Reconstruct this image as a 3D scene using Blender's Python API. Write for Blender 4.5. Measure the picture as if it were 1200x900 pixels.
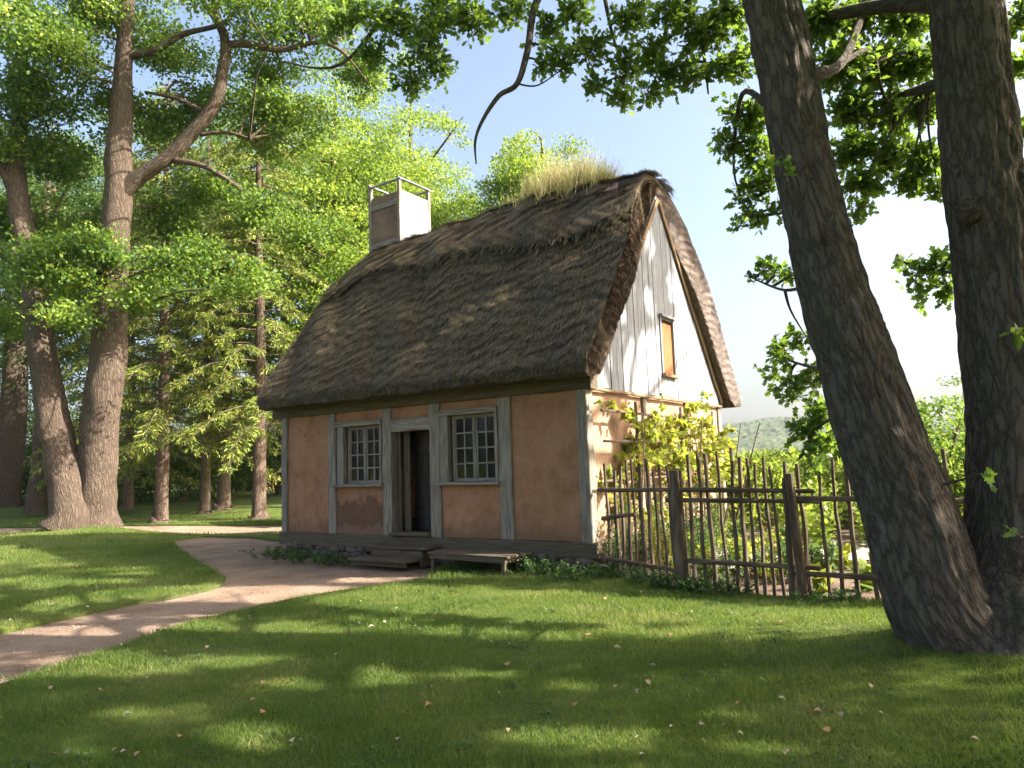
import bpy, bmesh, math, random
import numpy as np
from mathutils import Vector, Matrix, noise
from mathutils.geometry import delaunay_2d_cdt
random.seed(7); RNG = np.random.default_rng(7)
R = math.radians
for o in list(bpy.data.objects): bpy.data.objects.remove(o)
S = bpy.context.scene; COL = S.collection

# ---------------------------------------------------------------- camera (solved from the cottage's vanishing points)
F = 846.92; CH = 1.65
M3 = np.array([[0.99939498, -0.03478047, 0.0], [0.00383628, 0.11023309, 0.99389836], [-0.03456825, -0.99329703, 0.11029982]])
cd = bpy.data.cameras.new('camera'); cam = bpy.data.objects.new('camera', cd); COL.objects.link(cam)
cd.lens = 25.4076; cd.sensor_width = 36; cd.clip_end = 9000; cd.clip_start = 0.05
mw = Matrix(((M3[0][0], -M3[0][1], -M3[0][2], 0), (M3[1][0], -M3[1][1], -M3[1][2], 0), (M3[2][0], -M3[2][1], -M3[2][2], CH), (0, 0, 0, 1)))
cam.matrix_world = mw; S.camera = cam

HAZE = .0002
# ---------------------------------------------------------------- sky, sun, exposure
SUN_AZ, SUN_EL = 102.0, 35.0          # azimuth clockwise from +Y
w = bpy.data.worlds.new('World'); S.world = w; w.use_nodes = True
nt = w.node_tree; bg = nt.nodes['Background']
sky = nt.nodes.new('ShaderNodeTexSky'); sky.sky_type = 'NISHITA'; sky.sun_disc = False
sky.sun_elevation = R(SUN_EL); sky.sun_rotation = R(SUN_AZ)
sky.air_density = 1.0; sky.dust_density = 6.0; sky.ozone_density = 1.0
nt.links.new(sky.outputs[0], bg.inputs[0]); bg.inputs[1].default_value = 0.115
sd = np.array([math.sin(R(SUN_AZ)) * math.cos(R(SUN_EL)), math.cos(R(SUN_AZ)) * math.cos(R(SUN_EL)), math.sin(R(SUN_EL))])
sl = bpy.data.lights.new('sun', 'SUN'); sl.energy = 5.0; sl.angle = R(0.53); sl.color = (1.0, 0.935, 0.82)
so = bpy.data.objects.new('sun', sl); COL.objects.link(so)
so.rotation_euler = Vector(sd).to_track_quat('Z', 'Y').to_euler(); so.location = (20, 0, 30)
vs = S.view_settings; vs.view_transform = 'Standard'; vs.look = 'None'; vs.gamma = 1; vs.exposure = 1.88
vs.use_curve_mapping = False
try:
    S.cycles.max_bounces = 8; S.cycles.transparent_max_bounces = 8
    S.cycles.caustics_reflective = False; S.cycles.caustics_refractive = False
except Exception: pass

# ---------------------------------------------------------------- measuring: photo pixel (1200x900) <-> place
def ray(px, py): return M3 @ np.array([px - 600, py - 450, F])
def gp(px, py, z=0.0):
    r = ray(px, py); t = (z - CH) / r[2]; return r[0] * t, r[1] * t
def atd(px, py, D):
    r = ray(px, py); t = D / r[1]; return np.array([r[0] * t, D, r[2] * t + CH])
def pj(P):
    P = np.atleast_2d(P) - np.array([0, 0, CH]); c = P @ M3
    zc = np.where(c[:, 2] > 0.05, c[:, 2], 0.05)
    return 600 + F * c[:, 0] / zc, 450 + F * c[:, 1] / zc, c[:, 2] > 0.05
HC = np.array([1.1285, 10.9612, 0.0]); HX = np.array([0.8298, -0.5581, 0.0]); HY = np.array([0.5581, 0.8298, 0.0])
def h2w(x, y, z): return HC + HX * x + HY * y + np.array([0, 0, z])

# ---------------------------------------------------------------- object helpers
def tag(o, label=None, cat=None, group=None, kind=None):
    if label: o['label'] = label
    if cat: o['category'] = cat
    if group: o['group'] = group
    if kind: o['kind'] = kind
    return o
def empty(name, loc, rz=0, **k):
    o = bpy.data.objects.new(name, None); COL.objects.link(o); o.location = loc; o.rotation_euler = (0, 0, rz)
    o.empty_display_size = 0.2
    return tag(o, **k)
class MB:
    """collects polygons with a grain coordinate and a random value per face"""
    def __init__(s): s.v = []; s.f = []; s.b = []; s.r = []
    def add(s, vs, fs, bk=None, r=None):
        o = len(s.v); s.v += [tuple(p) for p in vs]
        s.b += [tuple(p) for p in (bk if bk is not None else vs)]
        rr = random.random() if r is None else r
        for f in fs: s.f.append(tuple(i + o for i in f)); s.r.append(rr)
    def beam(s, p0, p1, w, d, up=(0, 0, 1), seg=6, jit=0.004, ch=0.01, taper=1.0):
        """bevelled timber from p0 to p1; w across, d along 'up'"""
        p0 = Vector(p0); p1 = Vector(p1); ax = (p1 - p0); L = ax.length; ax.normalize()
        upv = Vector(up); side = ax.cross(upv)
        if side.length < 1e-3: side = ax.cross(Vector((1, 0, 0)))
        side.normalize(); upv = side.cross(ax).normalized()
        cs = [(-w/2+ch, -d/2), (w/2-ch, -d/2), (w/2, -d/2+ch), (w/2, d/2-ch), (w/2-ch, d/2), (-w/2+ch, d/2), (-w/2, d/2-ch), (-w/2, -d/2+ch)]
        off = [random.uniform(0, 40) for _ in range(3)]
        V = []; B = []
        for i in range(seg + 1):
            t = i / seg; c = p0 + ax * L * t; k = 1 + (taper - 1) * t
            jx = random.uniform(-jit, jit); jy = random.uniform(-jit, jit)
            for a, b in cs:
                V.append(c + side * (a * k + jx + random.uniform(-jit, jit) * .3) + upv * (b * k + jy))
                B.append((a + off[0], b + off[1], L * t * 0.09 + off[2]))
        Fc = []
        for i in range(seg):
            for j in range(8):
                a = i * 8 + j; b = i * 8 + (j + 1) % 8; Fc.append((a, b, b + 8, a + 8))
        Fc.append(tuple(range(7, -1, -1))); Fc.append(tuple(seg * 8 + j for j in range(8)))
        s.add(V, Fc, B)
    def tube(s, pts, rad, n=8, jit=0.0, stretch=0.25, cap=True, lump=0.0, ripple=None):
        pts = [Vector(p) for p in pts]; m = len(pts); off = [random.uniform(0, 50) for _ in range(3)]
        V = []; B = []; ln = 0; prev = None
        for i, p in enumerate(pts):
            t = (pts[min(i+1, m-1)] - pts[max(i-1, 0)]).normalized()
            if prev is None:
                a = t.cross(Vector((0, 1, 0)))
                if a.length < .1: a = t.cross(Vector((1, 0, 0)))
                a.normalize()
            else: a = (prev - t * prev.dot(t)).normalized()
            prev = a; b = t.cross(a)
            if i: ln += (p - pts[i-1]).length
            for j in range(n):
                th = 2 * math.pi * j / n; r = rad[i] * (1 + random.uniform(-jit, jit))
                if lump: r *= 1 + lump * noise.noise(Vector((math.cos(th) * 1.3 + off[0], math.sin(th) * 1.3, ln * 1.6 + off[1])))
                if ripple: r += ripple(th, ln, rad[i], off)
                V.append(p + a * (math.cos(th) * r) + b * (math.sin(th) * r))
                B.append((math.cos(th) * rad[i] + off[0], math.sin(th) * rad[i] + off[1], ln * stretch + off[2]))
        Fc = [(i*n+j, i*n+(j+1) % n, (i+1)*n+(j+1) % n, (i+1)*n+j) for i in range(m-1) for j in range(n)]
        if cap: Fc.append(tuple(range(n-1, -1, -1))); Fc.append(tuple((m-1)*n+j for j in range(n)))
        s.add(V, Fc, B)
    def build(s, name, mat, parent=None, smooth=False, **k):
        me = bpy.data.meshes.new(name); me.from_pydata(s.v, [], s.f)
        a = me.attributes.new('bk', 'FLOAT_VECTOR', 'POINT'); a.data.foreach_set('vector', np.array(s.b, dtype=np.float32).ravel())
        a = me.attributes.new('rnd', 'FLOAT', 'FACE'); a.data.foreach_set('value', np.array(s.r, dtype=np.float32))
        if smooth: me.polygons.foreach_set('use_smooth', [True] * len(me.polygons))
        me.materials.append(mat); o = bpy.data.objects.new(name, me); COL.objects.link(o)
        if parent is not None: o.parent = parent
        return tag(o, **k)

def quadmesh(name, V, nv, mat, parent=None, rnd=None, **k):
    """V: (n, nv, 3): n separate polygons of nv corners, made in one go"""
    n = len(V); me = bpy.data.meshes.new(name)
    me.vertices.add(n * nv); me.vertices.foreach_set('co', V.reshape(-1).astype(np.float32))
    me.loops.add(n * nv); me.loops.foreach_set('vertex_index', np.arange(n * nv, dtype=np.int32))
    me.polygons.add(n); me.polygons.foreach_set('loop_start', np.arange(0, n * nv, nv, dtype=np.int32))
    me.polygons.foreach_set('loop_total', np.full(n, nv, dtype=np.int32))
    me.update(calc_edges=True)
    a = me.attributes.new('rnd', 'FLOAT', 'FACE')
    a.data.foreach_set('value', (RNG.random(n) if rnd is None else rnd).astype(np.float32))
    me.materials.append(mat); o = bpy.data.objects.new(name, me); COL.objects.link(o)
    if parent is not None: o.parent = parent
    return tag(o, **k)
LEAF4 = np.array([(0, 0, 0), (.32, .45, .05), (0, 1, 0), (-.32, .5, .05)])
OAK = np.array([(0, 0, 0), (.13, .14, .01), (.09, .28, 0), (.3, .4, .05), (.18, .52, .02), (.33, .72, .04), (.13, .8, 0), (0, 1, -.04),
                (-.13, .8, 0), (-.33, .72, .04), (-.18, .52, .02), (-.3, .4, .05), (-.09, .28, 0), (-.13, .14, .01)])
MAPLE = np.array([(0, 0, 0), (.45, .2, .04), (.25, .5, 0), (.0, 1, -.03), (-.25, .5, 0), (-.45, .2, .04)])
NEED = np.array([(-.05, 0, 0), (.05, 0, 0), (.09, .6, 0), (0, 1, -.05), (-.09, .6, 0)])
def unit(a): return a / np.maximum(np.linalg.norm(a, axis=1, keepdims=True), 1e-9)
def leaves(name, P, size, mat, parent=None, tmpl=LEAF4, dirs=None, nbias=(0, 0, .6), rnd=None, **k):
    n = len(P); d = RNG.normal(size=(n, 3)) if dirs is None else dirs + RNG.normal(size=(n, 3)) * .35
    d = unit(d); nn = RNG.normal(size=(n, 3)) * .7 + np.array(nbias); nn = nn - d * np.sum(nn * d, 1, keepdims=True); nn = unit(nn)
    sd_ = np.cross(d, nn); s = (np.full(n, size) * RNG.uniform(.65, 1.25, n))[:, None, None]
    V = P[:, None, :] + s * (tmpl[None, :, 0:1] * sd_[:, None, :] + tmpl[None, :, 1:2] * d[:, None, :] + tmpl[None, :, 2:3] * nn[:, None, :])
    return quadmesh(name, V, len(tmpl), mat, parent, rnd, **k)

# ---------------------------------------------------------------- materials
def newmat(name):
    m = bpy.data.materials.new(name); m.use_nodes = True; n = m.node_tree.nodes; l = m.node_tree.links
    return m, n, l, n['Principled BSDF'], n['Material Output']
def ramp(n, l, src, stops):
    r = n.new('ShaderNodeValToRGB'); l.new(src, r.inputs[0]); e = r.color_ramp.elements
    while len(e) < len(stops): e.new(.5)
    for i, (p, c) in enumerate(stops): e[i].position = p; e[i].color = (*c, 1)
    return r.outputs[0]
def attr(n, name, fac=False):
    a = n.new('ShaderNodeAttribute'); a.attribute_name = name; return a.outputs['Fac'] if fac else a.outputs['Vector']
def nz(n, l, vec, scale, detail=4, rough=.6, sc=None):
    if sc:
        mp = n.new('ShaderNodeMapping'); mp.inputs['Scale'].default_value = sc; l.new(vec, mp.inputs[0]); vec = mp.outputs[0]
    t = n.new('ShaderNodeTexNoise'); t.inputs['Scale'].default_value = scale; t.inputs['Detail'].default_value = detail
    t.inputs['Roughness'].default_value = rough; l.new(vec, t.inputs['Vector']); return t.outputs['Fac']
def mix(n, l, f, a, b, mode='MIX'):
    m = n.new('ShaderNodeMix'); m.data_type = 'RGBA'; m.blend_type = mode
    for s, v in ((m.inputs[0], f), (m.inputs[6], a), (m.inputs[7], b)):
        if hasattr(v, 'links'): l.new(v, s)
        elif isinstance(v, tuple): s.default_value = (*v, 1)
        else: s.default_value = v
    return m.outputs[2]
def math_(n, l, op, a, b=None):
    m = n.new('ShaderNodeMath'); m.operation = op
    for s, v in ((m.inputs[0], a), (m.inputs[1], b)):
        if v is None: continue
        if hasattr(v, 'links'): l.new(v, s)
        else: s.default_value = v
    return m.outputs[0]
def bump(n, l, h, p, st, dist):
    b = n.new('ShaderNodeBump'); b.inputs['Strength'].default_value = st; b.inputs['Distance'].default_value = dist
    l.new(h, b.inputs['Height']); l.new(b.outputs[0], p.inputs['Normal']); return b
def woodmat(name, dark, mid, light, grain=26, bst=.5, rough=.85, knots=True):
    m, n, l, p, o = newmat(name); v = attr(n, 'bk'); g = nz(n, l, v, grain, 6, .65); g2 = nz(n, l, v, 4, 3, .5)
    c = ramp(n, l, g, [(.32, dark), (.5, mid), (.68, light)])
    c = mix(n, l, math_(n, l, 'MULTIPLY', g2, .55), c, dark)
    r = attr(n, 'rnd', True); c = mix(n, l, math_(n, l, 'MULTIPLY', r, .25), c, mid)
    if knots:
        vo = n.new('ShaderNodeTexVoronoi'); vo.inputs['Scale'].default_value = 5; l.new(v, vo.inputs['Vector'])
        k = n.new('ShaderNodeMath'); k.operation = 'LESS_THAN'; k.inputs[1].default_value = .085; l.new(vo.outputs['Distance'], k.inputs[0])
        c = mix(n, l, math_(n, l, 'MULTIPLY', k.outputs[0], .6), c, dark)
    l.new(c, p.inputs['Base Color']); p.inputs['Roughness'].default_value = rough; p.inputs['Specular IOR Level'].default_value = .25
    bump(n, l, g, p, bst, .012); return m
def leafmat(name, stops, tr, trw=.45, rough=.55, spec=.35):
    m, n, l, p, o = newmat(name); r = attr(n, 'rnd', True); c = ramp(n, l, r, stops)
    l.new(c, p.inputs['Base Color']); p.inputs['Roughness'].default_value = rough; p.inputs['Specular IOR Level'].default_value = spec
    t = n.new('ShaderNodeBsdfTranslucent'); tc = mix(n, l, .75, c, tr); l.new(tc, t.inputs[0])
    mx = n.new('ShaderNodeMixShader'); mx.inputs[0].default_value = trw
    l.new(p.outputs[0], mx.inputs[1]); l.new(t.outputs[0], mx.inputs[2]); l.new(mx.outputs[0], o.inputs[0]); return m
def barkmat(name, dark, light, scale=9, st=1.0, dist=.06, moss=None):
    m, n, l, p, o = newmat(name); v = attr(n, 'bk')
    vo = n.new('ShaderNodeTexVoronoi'); vo.feature = 'DISTANCE_TO_EDGE'; vo.inputs['Scale'].default_value = scale
    wv = nz(n, l, v, scale * .8, 4, .6)
    add = n.new('ShaderNodeMix'); add.data_type = 'VECTOR'; add.inputs[0].default_value = .09
    cmb = n.new('ShaderNodeCombineXYZ'); l.new(wv, cmb.inputs[0]); l.new(nz(n, l, v, scale * 1.3, 3), cmb.inputs[1]); l.new(wv, cmb.inputs[2])
    sm = n.new('ShaderNodeVectorMath'); sm.operation = 'MULTIPLY_ADD'; sm.inputs[1].default_value = (.16, .16, .16)
    l.new(cmb.outputs[0], sm.inputs[0]); l.new(v, sm.inputs[2]); l.new(sm.outputs[0], vo.inputs['Vector'])
    e = n.new('ShaderNodeMapRange'); e.inputs[2].default_value = .33; l.new(vo.outputs['Distance'], e.inputs[0])
    e.inputs[1].default_value = 0
    n.remove(add)
    e.inputs['From Max'].default_value = .28; e.inputs['To Min'].default_value = 0; e.inputs['To Max'].default_value = 1
    fine = nz(n, l, v, scale * 5, 5, .7)
    h = math_(n, l, 'ADD', math_(n, l, 'MULTIPLY', e.outputs[0], .62), math_(n, l, 'MULTIPLY', fine, 1.0))
    c = ramp(n, l, h, [(.2, dark), (1.0, light)])
    big = nz(n, l, v, 1.7, 3); c = mix(n, l, math_(n, l, 'MULTIPLY', big, .5), c, dark)
    if moss: c = mix(n, l, math_(n, l, 'MULTIPLY', ramp(n, l, nz(n, l, v, 3.1, 4), [(.5, (0, 0, 0)), (.7, (1, 1, 1))]), .45), c, moss)
    l.new(c, p.inputs['Base Color']); p.inputs['Roughness'].default_value = .92; p.inputs['Specular IOR Level'].default_value = .15
    bump(n, l, h, p, st, dist); return m
M = {}
M['greywood'] = woodmat('weathered grey timber', (.10, .082, .066), (.26, .225, .185), (.40, .36, .31))
M['sillwood'] = woodmat('dark grey sill timber', (.06, .045, .028), (.115, .09, .058), (.17, .14, .095))
M['silver'] = woodmat('silver weathered board', (.13, .135, .15), (.285, .295, .325), (.42, .43, .46), bst=.35, knots=False)
M['trimwood'] = woodmat('brown trim timber', (.12, .07, .04), (.26, .17, .10), (.4, .29, .2))
M['orangewood'] = woodmat('orange shutter timber', (.16, .065, .022), (.27, .12, .045), (.36, .18, .075), knots=False)
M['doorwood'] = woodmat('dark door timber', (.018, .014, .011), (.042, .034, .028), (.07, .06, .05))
M['benchwood'] = woodmat('bench timber', (.055, .042, .027), (.115, .09, .058), (.18, .145, .10))
M['pole'] = woodmat('rough fence pole', (.045, .03, .021), (.125, .086, .06), (.26, .20, .15), grain=20, bst=.9)
M['iron'] = newmat('rusty iron')[0]; M['iron'].node_tree.nodes['Principled BSDF'].inputs['Base Color'].default_value = (.05, .035, .03, 1)
M['oakbark'] = barkmat('oak bark', (.035, .026, .021), (.25, .205, .17), 14, 1.0, .055, (.07, .085, .04))
M['bark'] = barkmat('maple bark', (.055, .04, .03), (.19, .14, .105), 13, .9, .05)
M['farbark'] = barkmat('conifer bark', (.06, .04, .03), (.22, .16, .12), 14, .7, .04)
M['oakleaf'] = leafmat('oak leaf', [(0, (.02, .05, .018)), (.45, (.05, .11, .025)), (.85, (.10, .18, .03)), (1, (.17, .22, .035))], (.34, .52, .05), .46, .4, .5)
M['leafA'] = leafmat('maple leaf', [(0, (.018, .05, .012)), (.45, (.08, .155, .024)), (.8, (.21, .30, .042)), (1, (.32, .36, .055))], (.36, .54, .06), .38)
M['leafB'] = leafmat('bright maple leaf', [(0, (.03, .08, .014)), (.45, (.13, .22, .032)), (.8, (.26, .35, .05)), (1, (.38, .40, .07))], (.48, .62, .07), .42)
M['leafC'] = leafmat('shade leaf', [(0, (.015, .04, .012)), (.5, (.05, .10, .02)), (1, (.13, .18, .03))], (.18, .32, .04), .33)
M['needle'] = leafmat('conifer needle', [(0, (.04, .08, .018)), (.45, (.16, .22, .035)), (.88, (.33, .36, .06)), (1, (.26, .17, .07))], (.26, .32, .06), .25)
M['vineleaf'] = leafmat('vine leaf', [(0, (.07, .13, .02)), (.5, (.16, .22, .03)), (.85, (.30, .30, .05)), (1, (.35, .16, .04))], (.5, .55, .06), .5)
M['corn'] = leafmat('tall crop leaf', [(0, (.07, .13, .02)), (.5, (.15, .22, .03)), (1, (.26, .30, .06))], (.4, .5, .06), .45)
M['weed'] = leafmat('weed leaf', [(0, (.025, .06, .018)), (.6, (.05, .10, .025)), (1, (.10, .16, .04))], (.2, .34, .05), .35)
M['grass'] = leafmat('grass blade', [(0, (.04, .085, .014)), (.5, (.105, .155, .03)), (.85, (.20, .225, .06)), (1, (.33, .28, .13))], (.30, .42, .05), .42)
M['drygrass'] = leafmat('dry grass stem', [(0, (.12, .16, .03)), (.4, (.26, .26, .07)), (.7, (.42, .34, .16)), (1, (.52, .44, .25))], (.4, .36, .12), .35)
M['strand'] = leafmat('thatch strand', [(0, (.035, .027, .016)), (.35, (.105, .082, .048)), (.75, (.20, .16, .095)), (1, (.36, .28, .17))], (.1, .08, .05), .1)
M['strandred'] = leafmat('verge thatch strand', [(0, (.03, .018, .012)), (.45, (.11, .066, .044)), (.75, (.20, .125, .085)), (1, (.34, .235, .16))], (.15, .1, .06), .1)
M['deadleaf'] = leafmat('fallen leaf', [(0, (.32, .24, .15)), (.5, (.42, .34, .24)), (1, (.42, .18, .04))], (.3, .2, .1), .1)

m, n, l, p, o = newmat('thatch'); tc = n.new('ShaderNodeTexCoord').outputs['Object']
g = nz(n, l, tc, 26, 6, .75, (1, .3, .3)); g2 = nz(n, l, tc, 1.1, 4, .6)
c = ramp(n, l, g, [(.3, (.03, .023, .015)), (.5, (.10, .078, .052)), (.7, (.20, .16, .11))])
c = mix(n, l, ramp(n, l, g2, [(.5, (0, 0, 0)), (.75, (.5, .5, .5))]), c, (.06, .055, .025))
l.new(c, p.inputs['Base Color']); p.inputs['Roughness'].default_value = .95; p.inputs['Specular IOR Level'].default_value = .1
bump(n, l, g, p, 1.0, .05); M['thatch'] = m

M['pebble'] = leafmat('pebble', [(0, (.14, .09, .06)), (.5, (.31, .225, .165)), (1, (.46, .37, .29))], (.1, .1, .1), 0, .9, .1)
def plaster(name, stain=False, pale=False):
    m, n, l, p, o = newmat(name); tc = n.new('ShaderNodeTexCoord').outputs['Object']
    a = nz(n, l, tc, 2.2, 5, .6); b = nz(n, l, tc, 48, 5, .75)
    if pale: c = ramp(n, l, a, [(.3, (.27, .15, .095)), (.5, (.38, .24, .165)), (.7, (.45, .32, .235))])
    else: c = ramp(n, l, a, [(.3, (.27, .135, .078)), (.52, (.365, .19, .112)), (.72, (.42, .23, .142))])
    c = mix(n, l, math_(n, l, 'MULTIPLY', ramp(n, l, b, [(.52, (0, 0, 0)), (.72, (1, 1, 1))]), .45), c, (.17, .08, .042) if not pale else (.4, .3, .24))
    # faint lighter water runs down the daub
    run = nz(n, l, tc, 7, 3, .5, (1, 1, .12)); c = mix(n, l, math_(n, l, 'MULTIPLY', ramp(n, l, run, [(.55, (0, 0, 0)), (.75, (1, 1, 1))]), .22), c, (.42, .27, .19))
    vc = n.new('ShaderNodeTexVoronoi'); vc.feature = 'DISTANCE_TO_EDGE'; vc.inputs['Scale'].default_value = 2.6
    wv = n.new('ShaderNodeVectorMath'); wv.operation = 'MULTIPLY_ADD'; wv.inputs[1].default_value = (.5, .5, .5)
    cb = n.new('ShaderNodeCombineXYZ'); l.new(nz(n, l, tc, 5, 5, .7), cb.inputs[0]); l.new(nz(n, l, tc, 6.3, 5, .7), cb.inputs[2]); l.new(cb.outputs[0], wv.inputs[0]); l.new(tc, wv.inputs[2]); l.new(wv.outputs[0], vc.inputs['Vector'])
    crk = math_(n, l, 'MULTIPLY', ramp(n, l, vc.outputs['Distance'], [(.006, (1, 1, 1)), (.014, (0, 0, 0))]), ramp(n, l, nz(n, l, tc, 1.3, 2), [(.48, (0, 0, 0)), (.6, (1, 1, 1))]))
    c = mix(n, l, math_(n, l, 'MULTIPLY', crk, .55), c, (.10, .05, .03))
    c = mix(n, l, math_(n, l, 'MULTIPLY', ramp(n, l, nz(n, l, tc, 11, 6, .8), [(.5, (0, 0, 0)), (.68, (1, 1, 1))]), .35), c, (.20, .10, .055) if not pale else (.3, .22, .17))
    sz = n.new('ShaderNodeSeparateXYZ'); l.new(tc, sz.inputs[0])
    spl = ramp(n, l, math_(n, l, 'ADD', sz.outputs[2], math_(n, l, 'MULTIPLY', nz(n, l, tc, 5, 6, .75), -.55)), [(.22, (1, 1, 1)), (.48, (0, 0, 0))])
    c = mix(n, l, math_(n, l, 'MULTIPLY', spl, .55), c, (.14, .085, .055))
    if stain:
        sx = n.new('ShaderNodeSeparateXYZ'); l.new(tc, sx.inputs[0])
        w1 = nz(n, l, tc, 3.2, 6, .65, (1, 1, .7))
        up = math_(n, l, 'ADD', sx.outputs[2], math_(n, l, 'MULTIPLY', w1, -1.0))
        t = ramp(n, l, math_(n, l, 'MULTIPLY', up, 1), [(.545, (1, 1, 1)), (.635, (0, 0, 0))])
        c = mix(n, l, math_(n, l, 'MULTIPLY', t, .72), c, (.105, .062, .040))
        lo = ramp(n, l, math_(n, l, 'ADD', sx.outputs[2], math_(n, l, 'MULTIPLY', nz(n, l, tc, 4, 6, .65, (1, 1, .7)), -.6)), [(.30, (1, 1, 1)), (.33, (0, 0, 0))])
        c = mix(n, l, math_(n, l, 'MULTIPLY', lo, .7), c, (.235, .145, .11))
    l.new(c, p.inputs['Base Color']); p.inputs['Roughness'].default_value = .95; p.inputs['Specular IOR Level'].default_value = .1
    bump(n, l, b, p, .7, .012); return m
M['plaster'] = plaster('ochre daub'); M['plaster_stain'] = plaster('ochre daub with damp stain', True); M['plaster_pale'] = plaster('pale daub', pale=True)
m, n, l, p, o = newmat('field stone'); tc = n.new('ShaderNodeTexCoord').outputs['Object']
c = ramp(n, l, nz(n, l, tc, 6, 6, .65), [(.3, (.05, .038, .03)), (.7, (.17, .135, .11))]); l.new(c, p.inputs['Base Color'])
r_ = attr(n, 'rnd', True); c = mix(n, l, math_(n, l, 'MULTIPLY', r_, .6), c, (.09, .06, .045)); l.new(c, p.inputs['Base Color'])
p.inputs['Roughness'].default_value = .9; bump(n, l, nz(n, l, tc, 30, 5), p, .6, .02); M['stone'] = m
m, n, l, p, o = newmat('old glass'); p.inputs['Roughness'].default_value = .06; p.inputs['Base Color'].default_value = (.02, .022, .02, 1)
tp = n.new('ShaderNodeBsdfTransparent'); tp.inputs[0].default_value = (.75, .8, .75, 1); mx = n.new('ShaderNodeMixShader'); mx.inputs[0].default_value = .55
l.new(tp.outputs[0], mx.inputs[1]); l.new(p.outputs[0], mx.inputs[2]); l.new(mx.outputs[0], o.inputs[0])
bump(n, l, nz(n, l, n.new('ShaderNodeTexCoord').outputs['Object'], 4, 2), p, .12, .02); M['glass'] = m
def groundmat(name, stops, s1, fine, bst, bd, extra=None):
    m, n, l, p, o = newmat(name); tc = n.new('ShaderNodeTexCoord').outputs['Object']
    a = nz(n, l, tc, s1, 5, .6); b = nz(n, l, tc, fine, 6, .75)
    c = ramp(n, l, math_(n, l, 'ADD', math_(n, l, 'MULTIPLY', a, .6), math_(n, l, 'MULTIPLY', b, .4)), stops)
    if extra: c = mix(n, l, ramp(n, l, nz(n, l, tc, extra[0], 4), [(.52, (0, 0, 0)), (.66, (1, 1, 1))]), c, extra[1])
    l.new(c, p.inputs['Base Color']); p.inputs['Roughness'].default_value = .95; p.inputs['Specular IOR Level'].default_value = .12
    bump(n, l, b, p, bst, bd); return m
M['lawn'] = groundmat('lawn turf', [(.3, (.04, .06, .014)), (.5, (.10, .135, .028)), (.72, (.165, .19, .05))], .7, 30, .8, .05, (.35, (.10, .115, .04)))
M['path'] = groundmat('reddish gravel path', [(.3, (.17, .112, .076)), (.5, (.31, .218, .155)), (.7, (.44, .33, .245))], 1.2, 42, 1.0, .035)
M['soil'] = groundmat('garden soil', [(.3, (.10, .065, .045)), (.5, (.21, .15, .11)), (.7, (.34, .26, .20))], 1.4, 22, 1, .06)
M['garden_path'] = groundmat('pale gravel path', [(.3, (.34, .29, .25)), (.7, (.52, .47, .42))], 1.4, 60, .6, .02)
M['field'] = groundmat('valley floor', [(.3, (.06, .09, .02)), (.5, (.10, .14, .03)), (.7, (.17, .18, .06))], .05, 4, .4, .1)
m, n, l, p, o = newmat('wooded hill'); tc = n.new('ShaderNodeTexCoord').outputs['Object']
c = ramp(n, l, nz(n, l, tc, .22, 6, .8), [(.3, (.012, .028, .012)), (.48, (.03, .05, .018)), (.6, (.07, .078, .025)), (.72, (.12, .07, .03))])
l.new(c, p.inputs['Base Color']); p.inputs['Roughness'].default_value = 1; M['hill'] = m

# ================================================================ GROUND
PATH_PX = [(-260, 860), (-120, 838), (0, 803), (60, 786), (120, 766), (170, 747), (230, 728), (290, 712), (350, 699), (400, 692), (445, 686), (480, 681), (505, 675), (520, 664),
           (500, 655), (430, 645), (370, 640), (335, 634), (300, 629), (240, 628), (205, 632), (205, 640), (222, 650), (246, 664), (262, 676), (262, 684), (240, 690),
           (200, 698), (130, 710), (60, 725), (0, 738), (-120, 757), (-260, 778)]
PATH = [gp(x, y) for x, y in PATH_PX]
def densify(P, step=.35):
    out = []
    for i in range(len(P)):
        a = np.array(P[i]); b = np.array(P[(i + 1) % len(P)]); k = max(1, int(np.linalg.norm(b - a) / step))
        for j in range(k):
            q = a + (b - a) * j / k; out.append((q[0] + random.uniform(-.03, .03), q[1] + random.uniform(-.04, .04)))
    return out
PATH = densify(PATH)
def inpoly(X, Y, P):
    X = np.asarray(X); Y = np.asarray(Y); c = np.zeros(X.shape, bool); j = len(P) - 1
    for i in range(len(P)):
        xi, yi = P[i]; xj, yj = P[j]
        c ^= ((yi > Y) != (yj > Y)) & (X < (xj - xi) * (Y - yi) / (yj - yi + 1e-12) + xi); j = i
    return c
OAKP = np.array([3.78, 5.85]); LTP = np.array([-12.75, 21.6])
def gz(x, y):
    z = .20 * np.exp(-((x - OAKP[0])**2 + (y - OAKP[1])**2) / 1.3) + .28 * np.exp(-((x - LTP[0])**2 + (y - LTP[1])**2) / 5.0)
    z = z + .03 * np.sin(x * .9 + 1) * np.sin(y * .7) * np.clip((9.5 - y) / 3, 0, 1)
    z = z + np.where((x < -4) & (y > 27), .034 * np.clip(y - 27, 0, 25) * np.clip((-4 - x) / 6, 0, 1), 0)
    return z
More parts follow.
